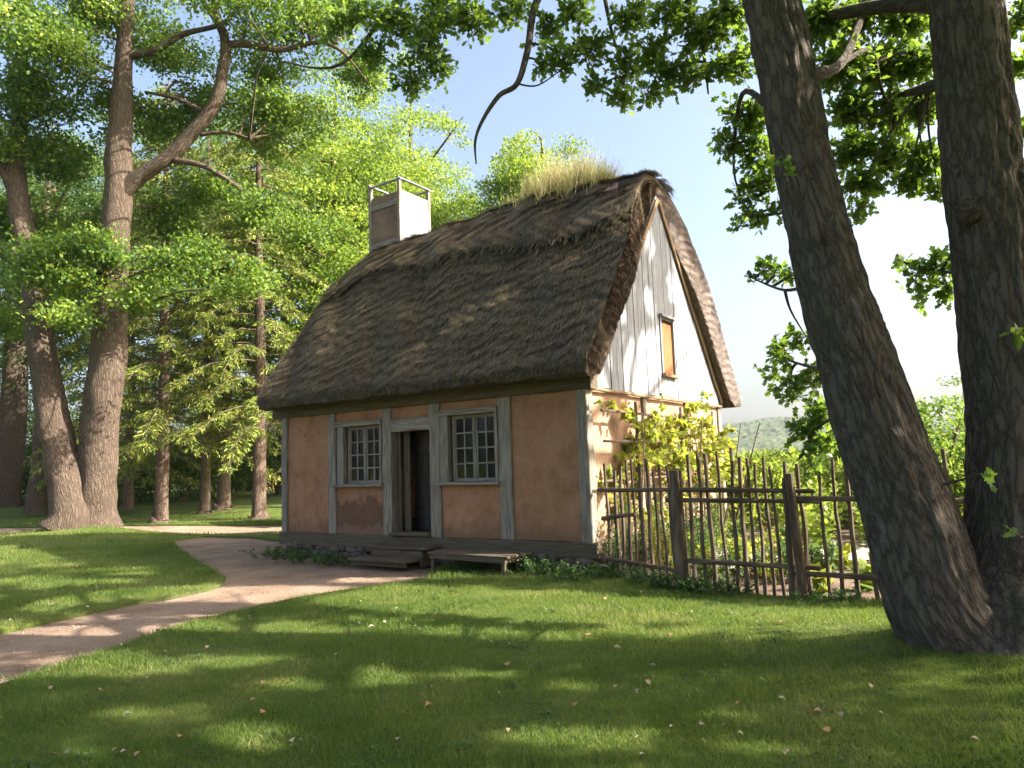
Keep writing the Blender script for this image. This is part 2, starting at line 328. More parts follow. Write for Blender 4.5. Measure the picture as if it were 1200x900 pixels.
def cdt_sheet(name, outer, holes, step, mat, zoff, keep, **k):
    xs = [p[0] for p in outer]; ys = [p[1] for p in outer]; pts = []; edges = []
    for loop in [outer] + holes:
        s = len(pts); pts += [Vector(p) for p in loop]; edges += [(s + i, s + (i + 1) % len(loop)) for i in range(len(loop))]
    gx, gy = np.meshgrid(np.arange(min(xs) + step/2, max(xs), step), np.arange(min(ys) + step/2, max(ys), step))
    gx = gx + RNG.uniform(-.2, .2, gx.shape) * step; gy = gy + RNG.uniform(-.2, .2, gy.shape) * step
    pts += [Vector((a, b)) for a, b in zip(gx.ravel(), gy.ravel())]
    v, e, f, *_ = delaunay_2d_cdt(pts, edges, [], 0, 1e-4)
    v = np.array([tuple(q) for q in v]); f = [t for t in f if len(t) >= 3]
    cen = np.array([v[list(t)].mean(0) for t in f]); ok = keep(cen[:, 0], cen[:, 1])
    f = [t for t, q in zip(f, ok) if q]; z = gz(v[:, 0], v[:, 1]) + zoff
    me = bpy.data.meshes.new(name); me.from_pydata([(a, b, c) for (a, b), c in zip(v, z)], [], f)
    me.polygons.foreach_set('use_smooth', [True] * len(me.polygons)); me.materials.append(mat)
    o = bpy.data.objects.new(name, me); COL.objects.link(o); return tag(o, **k)
FENCE = [np.array(p) for p in ((1.23, 10.94), (2.08, 9.44), (3.28, 8.62), (7.6, 6.22), (13, 3.2))]
LAWN_OUT = densify([(-26, -3), (13, -3), (13, 3.2), (7.6, 6.22), (3.28, 8.62), (2.08, 9.44), (1.23, 10.94), (1.0, 11.2), (-4.9, 15.2), (-1.5, 20.2), (4.0, 32), (-30, 32), (-45, 26), (-45, 8)], .8)
lanep = [gp(x, y) for x, y in ((-700, 636), (0, 627.5), (100, 627), (330, 625), (420, 622), (420, 609), (330, 614.5), (100, 616.5), (0, 617.5), (-700, 626))]
LANE = densify(lanep, .8)
bm_ = cdt_sheet('lawn', LAWN_OUT, [PATH, LANE], .55, M['lawn'], .0, lambda x, y: inpoly(x, y, LAWN_OUT) & ~inpoly(x, y, PATH) & ~inpoly(x, y, LANE), kind='structure')
md = bm_.modifiers.new('edge', 'SOLIDIFY'); md.thickness = .09; md.offset = -1
big = [(-1000, -100), (1400, -100), (1400, 1300), (-1000, 1300)]
mb = MB(); mb.add([(x, y, -.14) for x, y in big], [(0, 1, 2, 3)]); mb.build('ground', M['field'], kind='structure')
PB = [(-26, 0), (3, 0), (3, 14), (-2, 18), (6, 33), (-50, 33), (-50, 5)]
cdt_sheet('path', densify(PB, 2), [], .8, M['path'], -.05, lambda x, y: inpoly(x, y, PB), kind='structure')
# far left rising wood floor
gx = np.linspace(-110, 30, 90); gy = np.linspace(31.5, 140, 60); mb = MB(); V = []
for b in gy:
    for a in gx: V.append((a, b, float(gz(np.array(a), np.array(b))) + .0 + .1 * noise.noise(Vector((a * .3, b * .3, 0)))))
mb.add(V, [(j*90+i, j*90+i+1, (j+1)*90+i+1, (j+1)*90+i) for j in range(59) for i in range(89)]); mb.build('woodland_floor', M['lawn'], smooth=True, kind='structure')
# garden
GAR = [tuple(p) for p in ((1.23, 10.94), (2.08, 9.44), (3.28, 8.62), (7.6, 6.22), (13, 3.2), (34, 12), (34, 60), (-2, 60), (-1.6, 20.1), (4.6, 16.2), (1.2, 11.1))]
cdt_sheet('garden_soil', densify(GAR, 1), [], .7, M['soil'], -.02, lambda x, y: inpoly(x, y, GAR), kind='structure')
gpp = [gp(x, y) for x, y in ((780, 660), (850, 668), (930, 664), (1060, 652), (1300, 640), (1300, 622), (1060, 632), (980, 640), (900, 644), (840, 640), (790, 640))]
cdt_sheet('garden_path', densify(gpp, .5), [], .6, M['garden_path'], .006, lambda x, y: inpoly(x, y, gpp), kind='structure')

# ---- grass blades on the near lawn
def grass_pts(n, x0, x1, y0, y1):
    x = RNG.uniform(x0, x1, n); y = RNG.uniform(y0, y1, n); px, py, ok = pj(np.stack([x, y, gz(x, y)], 1))
    k = (px > -40) & (px < 1240) & (py < 960) & inpoly(x, y, LAWN_OUT) & ~inpoly(x + RNG.normal(0, .05, n), y + RNG.normal(0, .05, n), PATH) & ~inpoly(x, y, LANE)
    return x[k], y[k]
GX = []; GY = []; GH = []
for n_, bx, hh in ((420000, (-4.2, 5.2, 3.3, 6.2), .045), (400000, (-8.5, 6.5, 6.2, 10.8), .052), (230000, (-15, 4, 10.5, 18), .065), (110000, (-26, 0, 16, 30), .085)):
    x, y = grass_pts(n_, *bx); GX.append(x); GY.append(y); GH.append(np.full(len(x), hh))
x = np.concatenate(GX); y = np.concatenate(GY); hh = np.concatenate(GH); z = gz(x, y)
hh = hh * .78 * RNG.uniform(.45, 1.4, len(x)) * (1 + .35 * np.sin(x * 2.3 + np.sin(y * 1.7) * 2) * np.sin(y * 2.1))
P = np.stack([x, y, z - .005], 1); th = RNG.uniform(0, 6.283, len(x)); wd = .0035 * (hh / .045) ** 1.25
a = np.stack([np.cos(th), np.sin(th), np.zeros(len(x))], 1) * wd[:, None]
tip = np.stack([RNG.normal(size=len(x)) * .5, RNG.normal(size=len(x)) * .5, np.ones(len(x))], 1) * hh[:, None]
gi = (np.floor((x + 60) * 4).astype(int) % 400, np.floor((y + 60) * 4).astype(int) % 400); gn = RNG.normal(0, 1, (400, 400)); gn = (gn + np.roll(gn, 1, 0) + np.roll(gn, 1, 1) + np.roll(gn, (1, 1), (0, 1))) / 2
pat = .5 + .2 * np.sin(x * 1.1 + 2 * np.sin(y * .8)) + .15 * np.sin(y * 2.7 + x * .6) + .30 * gn[gi]
quadmesh('grass', np.stack([P - a, P + a, P + tip], 1), 3, M['grass'], rnd=np.clip(RNG.normal(.5, .23, len(x)) * .7 + .42 * pat - .03, 0, 1), kind='stuff', label='short green lawn grass around the cottage and the path', cat='grass')

# loose gravel on the path
n_ = 26000; x = RNG.uniform(-9, 0, n_); y = RNG.uniform(4.5, 15, n_); k = inpoly(x, y, PATH); x, y = x[k], y[k]
leaves('gravel', np.stack([x, y, gz(x, y) - .048 + RNG.uniform(0, .008, len(x))], 1), .015, M['pebble'], None, np.array([(-.35, 0, 0), (.1, -.1, .12), (.45, .35, 0), (.2, .9, .1), (-.4, .7, 0)]), RNG.normal(size=(len(x), 3)) * np.array([1, 1, .1]), (0, 0, 3), kind='stuff', label='loose reddish gravel lying on the winding path', cat='gravel')
# clover and broad-leaved weeds in the turf
n_ = 420; cx = RNG.uniform(-8, 5.5, n_); cy = 3.6 + 8 * RNG.random(n_) ** 1.2; k = inpoly(cx, cy, LAWN_OUT) & ~inpoly(cx, cy, PATH) & (np.hypot(cx - OAKP[0], cy - OAKP[1]) > .9); cx, cy = cx[k], cy[k]
P = np.repeat(np.stack([cx, cy], 1), 26, 0); P = P + RNG.normal(0, 1, P.shape) * np.repeat(RNG.uniform(.03, .16, len(cx)), 26)[:, None]
P = np.stack([P[:, 0], P[:, 1], gz(P[:, 0], P[:, 1]) + RNG.uniform(.012, .04, len(P))], 1); k = ~inpoly(P[:, 0], P[:, 1], PATH)
leaves('lawn_weeds', P[k], .026, M['weed'], None, np.array([(0, 0, 0), (.4, .3, .03), (.38, .8, .02), (0, 1, 0), (-.38, .8, .02), (-.4, .3, .03)]), RNG.normal(size=(int(k.sum()), 3)) * np.array([1, 1, .2]), (0, 0, 3), kind='stuff', label='clover and small broad-leaved weeds scattered through the lawn', cat='ground cover')
# ---- hills far off
def hill(name, cx, cy, wx, wy, hgt, seed, res=2.6):
    nx = int(wx * 2 / res); ny = int(wy * 2 / res); X, Y = np.meshgrid(np.linspace(-wx, wx, nx), np.linspace(-wy, wy, ny))
    Z = hgt * np.exp(-(X / wx * 1.7) ** 2) * np.clip(1 - (Y / wy) ** 2, 0, 1) ** .8
    Z = Z * (1 + .10 * np.sin(X * .018 + seed)) + RNG.uniform(0, 1, X.shape) * 2.0 + 1.2 * np.sin(X * .11) * np.sin(Y * .09) - 4
    me = bpy.data.meshes.new(name)
    me.from_pydata(np.stack([X.ravel() + cx, Y.ravel() + cy, Z.ravel()], 1).tolist(), [], [(j*nx+i, j*nx+i+1, (j+1)*nx+i+1, (j+1)*nx+i) for j in range(ny-1) for i in range(nx-1)])
    me.materials.append(M['hill']); o = bpy.data.objects.new(name, me); COL.objects.link(o); return tag(o, kind='structure')
HD = 620.0
q = atd(915, 492, HD); hill('hill', q[0], q[1], 330, 200, q[2] + 1, 1.0)
q = atd(1230, 512, HD + 150); hill('hill', q[0], q[1], 500, 150, q[2], 2.2, 6)
q = atd(560, 515, HD + 100); hill('hill', q[0], q[1], 400, 150, q[2], 3.2, 6)

# ================================================================ COTTAGE
L = 7.15; DP = 6.38; CY = 3.19
house = empty('thatched_cottage', tuple(HC), math.atan2(HX[1], HX[0]), label='old timber-framed cottage with ochre daub walls and a mossy brown thatched roof', cat='cottage')
def box(mb, x0, x1, y0, y1, z0, z1, sub=1):
    V = [(x, y, z) for z in (z0, z1) for y in (y0, y1) for x in (x0, x1)]
    mb.add(V, [(0, 2, 3, 1), (4, 5, 7, 6), (0, 1, 5, 4), (1, 3, 7, 5), (3, 2, 6, 7), (2, 0, 4, 6)])
# foundation of field stones
def stones(parent, runs, name='foundation'):
    mb = MB()
    for (p0, p1, nrm) in runs:
        p0 = Vector(p0); p1 = Vector(p1); ln = (p1 - p0).length; d = (p1 - p0).normalized()
        for row in range(2):
            s = random.uniform(0, .1)
            while s < ln:
                wd = random.uniform(.14, .38); hgt = random.uniform(.10, .15); c = p0 + d * (s + wd/2) + Vector((0, 0, .055 + row * .11 + random.uniform(-.02, .02)))
                c = c + Vector(nrm) * random.uniform(-.02, .05)
                bm = bmesh.new(); bmesh.ops.create_icosphere(bm, subdivisions=2, radius=1)
                of = Vector((random.uniform(0, 99),) * 3)
                V = []
                for v in bm.verts:
                    k = 1 + .28 * noise.noise(v.co * 1.3 + of); u = v.co * k
                    u = Vector([math.copysign(abs(t) ** .75, t) for t in u])
                    V.append(c + d * (u.x * wd * .54) + Vector((0, 0, u.z * hgt * .62)) + Vector(nrm) * (u.y * .13))
                mb.add(V, [tuple(v.index for v in f.verts) for f in bm.faces]); bm.free(); s += wd * .98
    mb.build(name, M['stone'], parent)
stones(house, [((-L + .05, .10, 0), (-.02, .10, 0), (0, -1, 0)), ((-.1, .1, 0), (-.1, DP - .1, 0), (1, 0, 0)), ((-L + .1, .1, 0), (-L + .1, DP - .1, 0), (-1, 0, 0))])
# sills and wall plates
def part_beam(name, p0, p1, w_, d_, mat='greywood', up=(0, 0, 1), seg=10, jit=.006, parent=house, ch=.012, **k):
    mb = MB(); mb.beam(p0, p1, w_, d_, up, seg, jit, ch); return mb.build(name, M[mat], parent, **k)
part_beam('sill_beam', (-L - .04, .09, .325), (.06, .09, .325), .22, .24, 'sillwood', seg=22, jit=.008)
part_beam('sill_beam', (-.08, .205, .325), (-.08, DP, .325), .2, .24, 'sillwood')
part_beam('sill_beam', (-L + .08, .205, .325), (-L + .08, DP, .325), .2, .24, 'sillwood')
part_beam('sill_beam', (-L, DP - .08, .325), (0, DP - .08, .325), .2, .24, 'sillwood')
part_beam('wall_plate', (-L - .22, .07, 2.86), (.10, .07, 2.86), .22, .21, 'sillwood', seg=22, jit=.006)
part_beam('wall_plate', (-L - .2, DP - .07, 2.86), (.03, DP - .07, 2.86), .22, .21, 'sillwood')
for a, b, yy in ((0, .19, 0), (1.42, 1.67, 0), (2.92, 3.15, 0), (4.07, 4.29, 0), (5.54, 5.74, 0), (6.97, 7.14, 0)):
    part_beam('post', (-(a + b)/2, .085, .45), (-(a + b)/2, .085, 2.757), b - a, .19, up=(0, 1, 0), seg=12, jit=.006)
for x_ in (-.095, -L + .085):
    for yy in (DP - .1, 2.2, 4.25):
        part_beam('post', (x_, yy, .45), (x_, yy, 2.757), .18, .18, up=(0, 1, 0))
# daub panels of the front (0.04 behind the timber face)
def panel(name, x0, x1, y0, y1, z0, z1, mat='plaster', **k):
    mb = MB(); nx = max(2, int((x1 - x0) / .12)); nzz = max(2, int((z1 - z0) / .12)); front = abs(x1 - x0) > abs(y1 - y0)
    if front:
        V = []; Fc = []
        for s, yy in ((0, y0), (1, y1)):
            for j in range(nzz + 1):
                for i in range(nx + 1):
                    xx = x0 + (x1 - x0) * i / nx; zz = z0 + (z1 - z0) * j / nzz
                    V.append((xx, yy + (.012 * noise.noise(Vector((xx * 1.7, zz * 1.7, 3))) + .004 * noise.noise(Vector((xx * 9, zz * 9, 1)))) * (1 - s), zz))
        N = (nx + 1) * (nzz + 1)
        for j in range(nzz):
            for i in range(nx):
                a = j * (nx + 1) + i; Fc.append((a, a + 1, a + nx + 2, a + nx + 1)); Fc.append((N + a, N + a + nx + 1, N + a + nx + 2, N + a + 1))
        for i in range(nx): Fc.append((i, N + i, N + i + 1, i + 1)); a = nzz * (nx + 1) + i; Fc.append((a, a + 1, N + a + 1, N + a))
        for j in range(nzz): a = j * (nx + 1); Fc.append((a, a + nx + 1, N + a + nx + 1, N + a)); a += nx; Fc.append((a, N + a, N + a + nx + 1, a + nx + 1))
        mb.add(V, Fc)
    else: box(mb, x0, x1, y0, y1, z0, z1)
    return mb.build(name, M[mat], house, smooth=False, **k)
Y0, Y1 = .035, .15
panel('wall', -1.42, -.19, Y0, Y1, .45, 2.76); panel('wall', -6.97, -5.74, Y0, Y1, .45, 2.76)
panel('wall', -2.92, -1.67, Y0, Y1, .45, 1.34); panel('wall', -2.92, -1.67, Y0, Y1, 2.60, 2.76)
panel('wall', -5.54, -4.29, Y0, Y1, .45, 1.34, 'plaster_stain', label='daub panel with a dark damp stain under the window'); panel('wall', -5.54, -4.29, Y0, Y1, 2.57, 2.76)
panel('wall', -4.07, -3.15, Y0, Y1, 2.55, 2.76)
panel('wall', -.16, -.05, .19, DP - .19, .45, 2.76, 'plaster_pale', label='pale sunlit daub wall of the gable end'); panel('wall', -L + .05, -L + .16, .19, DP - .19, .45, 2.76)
# rear wall with one opening
mb = MB()
for a, b, c_, d_ in ((-L + .16, -3.2, .45, 2.76), (-3.2, -1.9, .45, 1.2), (-3.2, -1.9, 2.4, 2.76), (-1.9, -.16, .45, 2.76)): box(mb, a, b, DP - .15, DP - .05, c_, d_)
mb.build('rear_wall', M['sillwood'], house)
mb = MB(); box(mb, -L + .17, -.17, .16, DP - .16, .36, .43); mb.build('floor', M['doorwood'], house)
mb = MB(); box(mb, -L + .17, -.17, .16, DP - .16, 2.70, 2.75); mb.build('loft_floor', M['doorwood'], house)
# windows
def window(x0, x1, z0, z1, sx0, sx1, ncol, nrow, leftb, **k):
    """x0..x1 opening between posts, sx0..sx1 sash"""
    w_ = empty('window', (0, 0, 0), **k); w_.parent = house
    def b(nm, p0, p1, ww, dd, mt='greywood', up=(0, 1, 0), ch=.006): 
        mb = MB(); mb.beam(p0, p1, ww, dd, up, 5, .002, ch); mb.build(nm, M[mt], w_)
    b('window_head', (x0 + .0, .045, z1 + .08), (x1 - .0, .045, z1 + .08), .055, .17)
    b('window_head', (x0 - .06, -.012, z1 + .128), (x1 + .0, -.012, z1 + .118), .045, .08)
    b('window_sill', (x0 - .03, .0, z0 - .045), (x1 + .03, .0, z0 - .045), .05, .19)
    for (a, c_) in leftb: b('window_board', ((a + c_)/2, .03, z0 - .019), ((a + c_)/2, .03, z1 + .051), c_ - a, .10)
    # inner frame
    yb = .115
    b('window_frame', (sx0, yb, z1 + .025), (sx1, yb, z1 + .025), .045, .07); b('window_frame', (sx0, yb, z0 + .005), (sx1, yb, z0 + .005), .045, .07)
    mid = (sx0 + sx1)/2
    for xx in (sx0 + .02, mid, sx1 - .02): b('window_frame', (xx, yb - .002, z0 + .03), (xx, yb - .002, z1), .05, .065)
    for (a, c_) in ((sx0 + .045, mid - .025), (mid + .025, sx1 - .045)):
        s = MB(); wd = c_ - a
        s.beam((a + .015, yb, z0 + .03), (a + .015, yb, z1), .03, .035, (0, 1, 0), 2, .001, .003); s.beam((c_ - .015, yb, z0 + .03), (c_ - .015, yb, z1), .03, .035, (0, 1, 0), 2, .001, .003)
        for i in range(1, ncol): s.beam((a + wd*i/ncol, yb, z0 + .03), (a + wd*i/ncol, yb, z1), .03, .03, (0, 1, 0), 2, .001, .003)
        for j in range(nrow + 1):
            zz = z0 + .03 + (z1 - z0 - .03) * j / nrow; s.beam((a, yb + .001, zz), (c_, yb + .001, zz), .028, .032, (0, 1, 0), 2, .001, .003)
        s.build('sash', M['greywood'], w_)
        g = MB()
        for i in range(ncol):
            for j in range(nrow):
                xa = a + wd*i/ncol; xb = a + wd*(i+1)/ncol; za = z0 + .03 + (z1-z0-.03)*j/nrow; zb = z0 + .03 + (z1-z0-.03)*(j+1)/nrow
                t1, t2 = random.uniform(-.006, .006), random.uniform(-.006, .006)
                g.add([(xa, yb + .006 + t1, za), (xb, yb + .006 - t1, za), (xb, yb + .006 - t1 + t2, zb), (xa, yb + .006 + t1 + t2, zb)], [(0, 1, 2, 3)])
        g.build('pane', M['glass'], w_)
    return w_
window(-2.92, -1.67, 1.40, 2.47, -2.70, -1.74, 2, 4, [(-2.91, -2.72), (-1.74, -1.68)], label='larger lattice window to the right of the door')
window(-5.54, -4.29, 1.40, 2.42, -5.28, -4.36, 2, 4, [(-5.47, -5.30), (-4.36, -4.30)], label='lattice window to the left of the door')
# door
part_beam('lintel', (-4.07, .075, 2.43), (-3.15, .075, 2.43), .24, .15, up=(0, 1, 0), seg=6)
part_beam('threshold', (-4.07, .06, .485), (-3.15, .06, .485), .06, .30, 'benchwood', up=(0, 1, 0), seg=6)
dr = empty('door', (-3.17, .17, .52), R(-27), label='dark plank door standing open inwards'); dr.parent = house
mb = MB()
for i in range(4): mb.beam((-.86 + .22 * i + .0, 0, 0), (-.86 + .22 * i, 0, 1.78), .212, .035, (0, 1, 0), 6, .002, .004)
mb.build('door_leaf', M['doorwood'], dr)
for zz in (.3, 1.45): 
    mb = MB(); mb.beam((-.95, -.03, zz), (-.02, -.03, zz), .1, .025, (0, 1, 0), 3, .001, .003); mb.build('door_batten', M['doorwood'], dr)
mb = MB(); mb.tube([(-.85, -.05, .95), (-.85, -.09, .98), (-.85, -.09, 1.08), (-.85, -.05, 1.11)], [.009] * 4, 8); mb.build('handle', M['iron'], dr)
mb = MB(); mb.beam((-4.0, .16, .52), (-4.0, .16, 2.3), .06, .05, (0, 1, 0), 5, .002, .006); mb.beam((-3.90, .24, .52), (-3.90, .24, 2.3), .15, .03, (0, 1, 0), 5, .002, .006); mb.build('door_jamb', M['benchwood'], house)
# gable boards (right end)
gb = MB(); yy = .06; GAP = .018
def gtop(y): return 6.72 - 1.243 * abs(y - 3.22)
wx0, wx1, wz0, wz1 = 3.00, 3.68, 3.22, 4.30
while yy < 6.30:
    wd = random.choice((.19, .22, .25, .28)); y1 = min(yy + wd, 6.32); bo = random.uniform(-.004, .004)
    segs = [(2.80 + random.uniform(-.01, .01), None)]
    gp_ = GAP * random.choice((.6, .8, 1.4, 1.8)); a, b_ = yy + gp_/2, y1 - GAP/2; off = [random.uniform(0, 60) for _ in range(3)]
    def piece(z0, top):
        za, zb = (gtop(a) + .05, gtop(b_) + .05) if top is None else (top, top)
        if max(za, zb) < z0 + .03: return
        za = max(za, z0 + .01); zb = max(zb, z0 + .01)
        mid = a < 3.22 < b_ and top is None
        prof = [(a, z0), (b_, z0), (b_, zb)] + ([(3.22, gtop(3.22) + .05)] if mid else []) + [(a, za)]
        nP = len(prof); V = [(.012 + bo, y, z) for y, z in prof] + [(-.018 + bo, y, z) for y, z in prof]
        B = [(y * 1 + off[0], off[1], z * .09 + off[2]) for y, z in prof] * 2
        gb.add(V, [tuple(range(nP)), tuple(range(2*nP - 1, nP - 1, -1))] + [(i, i + nP, (i+1) % nP + nP, (i+1) % nP) for i in range(nP)], B)
    if b_ > wx0 and a < wx1:
        ia, ib = max(a, wx0), min(b_, wx1)
        if a < wx0 - .02: sv = b_; b_ = wx0; piece(segs[0][0], None); b_ = sv
        if b_ > wx1 + .02: sv = a; a = wx1; piece(segs[0][0], None); a = sv
        sa, sb = a, b_; a, b_ = ia, ib; piece(segs[0][0], wz0); piece(wz1, None); a, b_ = sa, sb
    else: piece(segs[0][0], None)
    yy = y1
gb.build('gable_boards', M['silver'], house, label='silver-grey vertical boards closing the right gable')
gb2 = MB(); gb2.add([(-.03, .1, 2.78), (-.03, 6.28, 2.78), (-.03, 3.22, 6.6)], [(0, 1, 2)]); gb2.add([(-L + .03, .1, 2.78), (-L + .03, 6.28, 2.78), (-L + .03, 3.22, 6.6)], [(0, 2, 1)])
gb2.build('gable_backing', M['doorwood'], house)
part_beam('gable_rail', (.03, .04, 2.765), (.03, 6.34, 2.765), .05, .05, 'trimwood', seg=14, jit=.004)
gw = empty('gable_window', (0, 0, 0), label='small gable window closed by an orange board'); gw.parent = house
for nm, p0, p1, ww, dd, mt in (('shutter', (-.012, 3.34, 3.28), (-.012, 3.34, 4.24), .60, .02, 'orangewood'), ('window_frame', (.02, 3.02, 3.2), (.02, 3.02, 4.36), .065, .05, 'silver'), ('window_frame', (.02, 3.66, 3.2), (.02, 3.66, 4.36), .055, .05, 'silver'),
                               ('window_sill', (.05, 2.98, 3.215), (.05, 3.68, 3.215), .06, .10, 'trimwood'), ('window_head', (.05, 2.98, 4.36), (.05, 3.68, 4.36), .05, .09, 'silver')):
    mb = MB(); vert = abs(p1[2] - p0[2]) > .5; mb.beam(p0, p1, (ww if vert else dd), (dd if vert else ww), (1, 0, 0) if vert else (0, 0, 1), 4, .002, .004); mb.build(nm, M[mt], gw)
for sgn in (-1, 1):
    part_beam('bargeboard', (.05, 3.22 + sgn * .02, 6.66), (.05, 3.22 + sgn * 3.05, 2.87), .035, .10, 'trimwood', up=(0, sgn * .6, .78), seg=14)

# ---- thatched roof
PR = [(-3.66, 2.93), (-3.68, 3.10), (-3.25, 3.62), (-2.6, 4.50), (-1.64, 5.82), (-1.1, 6.45), (-.6, 6.84), (-.25, 6.98), (0, 7.02), (.25, 6.98), (.6, 6.84), (1.1, 6.45), (1.64, 5.82), (2.6, 4.50), (3.25, 3.60), (3.74, 3.02), (3.78, 2.78)]
PRa = np.array(PR); seglen = np.concatenate([[0], np.cumsum(np.linalg.norm(np.diff(PRa, axis=0), axis=1))]); TL = seglen[-1]
def prof(u):
    u = np.clip(u, 0, 1) * TL; return np.interp(u, seglen, PRa[:, 0]), np.interp(u, seglen, PRa[:, 1])
def xends(z):  # verges lean in towards the ridge
    t = np.clip((z - 5.2) / 1.8, 0, 1); return -7.48 + .22 * np.clip((3.9 - z) / 1.0, 0, 1), .27 - .26 * t ** 1.3
def hump(x): return .13 * np.exp(-((x + 2.6) / 2.3) ** 2) - .30 * np.clip((-6.3 - x) / 1.1, 0, 1.3) ** 1.5
def roofpt(s, u, lift=0.0):
    """s 0..1 from left verge to right verge, u 0..1 over the ridge"""
    y, z = prof(u); e = 1e-3; y2, z2 = prof(u + e); y1, z1 = prof(u - e); ty, tz = y2 - y1, z2 - z1; ln = np.hypot(ty, tz) + 1e-9
    ny, nzv = -tz / ln, ty / ln
    x0, x1 = xends(z); x = x0 + (x1 - x0) * s; top = np.clip((z - 5) / 2, 0, 1)
    und = .035 * np.sin(x * 2.1 + u * 9) * np.sin(u * 17 + x) + .02 * np.sin(x * 5.3 + u * 31) + .014 * np.sin(x * 13.7 + 5 * np.sin(u * 41)) * np.sin(u * 97 + x * 2)
    return x, CY + y + ny * (lift + und), z + nzv * (lift + und) + hump(x) * top
NS, NU = 110, 120
Sg, Ug = np.meshgrid(np.linspace(0, 1, NS), np.linspace(0, 1, NU)); x, y, z = roofpt(Sg, Ug); V = np.stack([x, y, z], -1).reshape(-1, 3).tolist()
jit_ = RNG.normal(0, .012, (NS * NU, 3)); V = (np.array(V) + jit_).tolist()
inner = [(-3.50, 2.90), (-3.13, 2.965), (0, 6.74), (3.13, 2.93), (3.55, 2.76)]
ia = np.array(inner); isl = np.concatenate([[0], np.cumsum(np.linalg.norm(np.diff(ia, axis=0), axis=1))]); us = np.linspace(0, 1, NU) * isl[-1]
iy, iz = np.interp(us, isl, ia[:, 0]), np.interp(us, isl, ia[:, 1]); o0 = len(V)
for j in range(NU):
    xe0, xe1 = xends(z.reshape(NU, NS)[j, 0]), 0
    for i in (0, NS - 1): V.append((V[j * NS + i][0] + (.05 if i == 0 else -.05), CY + iy[j], iz[j]))
Fc = [(j*NS+i, j*NS+i+1, (j+1)*NS+i+1, (j+1)*NS+i) for j in range(NU-1) for i in range(NS-1)]
for j in range(NU - 1):
    a0, a1 = j * NS, (j+1) * NS; b0, b1 = o0 + 2*j, o0 + 2*(j+1); Fc.append((a0, a1, b1, b0))
    a0, a1 = j * NS + NS - 1, (j+1) * NS + NS - 1; Fc.append((a1, a0, b0 + 1, b1 + 1)); Fc.append((b0, b1, b1 + 1, b0 + 1))
Fc.append((0, o0, o0 + 1, NS - 1)); Fc.append(((NU-1)*NS, (NU-1)*NS+NS-1, o0 + 2*NU - 1, o0 + 2*NU - 2))
mb = MB(); mb.add(V, Fc); roof = mb.build('roof', M['thatch'], house, label='thick brown thatched roof')
def strands(name, s, u, length, width, lift, mat, lean=.05, rndb=0.0, par=None):
    n = len(s); lift = np.broadcast_to(lift, (n,)); down = np.where(u < .5, -1.0, 1.0); x, y, z = roofpt(s, u, lift); x2, y2, z2 = roofpt(s, u + down * .004, lift)
    d = np.stack([x2 - x, y2 - y, z2 - z], 1); d = unit(d); d[:, 0] += RNG.normal(0, .16, n); d = unit(d)
    nrm = unit(np.cross(np.tile([1.0, 0, 0], (n, 1)), d)) * down[:, None] * -1
    nrm = np.where(nrm[:, 2:3] < 0, -nrm, nrm); d = unit(d + nrm * (lean + np.abs(RNG.normal(0, .085, n)))[:, None])
    P = np.stack([x, y, z], 1); sdv = np.cross(d, nrm); wv = (width * RNG.uniform(.6, 1.3, n))[:, None]; ll = (length * RNG.uniform(.5, 1.4, n))[:, None]
    Vq = np.stack([P - sdv * wv, P + sdv * wv, P + d * ll + sdv * wv * .35, P + d * ll - sdv * wv * .35], 1)
    return quadmesh(name, Vq, 4, mat, par or roof, np.clip(RNG.normal(.42, .3, n) + rndb, 0, 1))
n_ = 150000; s_ = RNG.uniform(0, 1, n_); u_ = np.where(RNG.random(n_) < .86, RNG.uniform(.02, .53, n_), RNG.uniform(.5, .98, n_))
patch = .05 * np.sin(s_ * 23 + 3 * np.sin(u_ * 30)) + .05 * np.sin(u_ * 55 + s_ * 9)
lay = (u_ * TL * 3.1 + .25 * np.sin(s_ * 31) + .15 * np.sin(s_ * 83)) % 1.0
strands('thatch_strands', s_, u_, .115, .005, .004 + .022 * (1 - lay), M['strand'], .09, patch - .10 * (lay > .8))
# butts at the eaves
n_ = 14000; s_ = RNG.uniform(0, 1, n_); strands('eaves_fringe', s_, np.where(RNG.random(n_) < .7, RNG.uniform(.016, .04, n_), RNG.uniform(.96, .984, n_)), .10, .005, .0, M['strand'], .0, -.05)
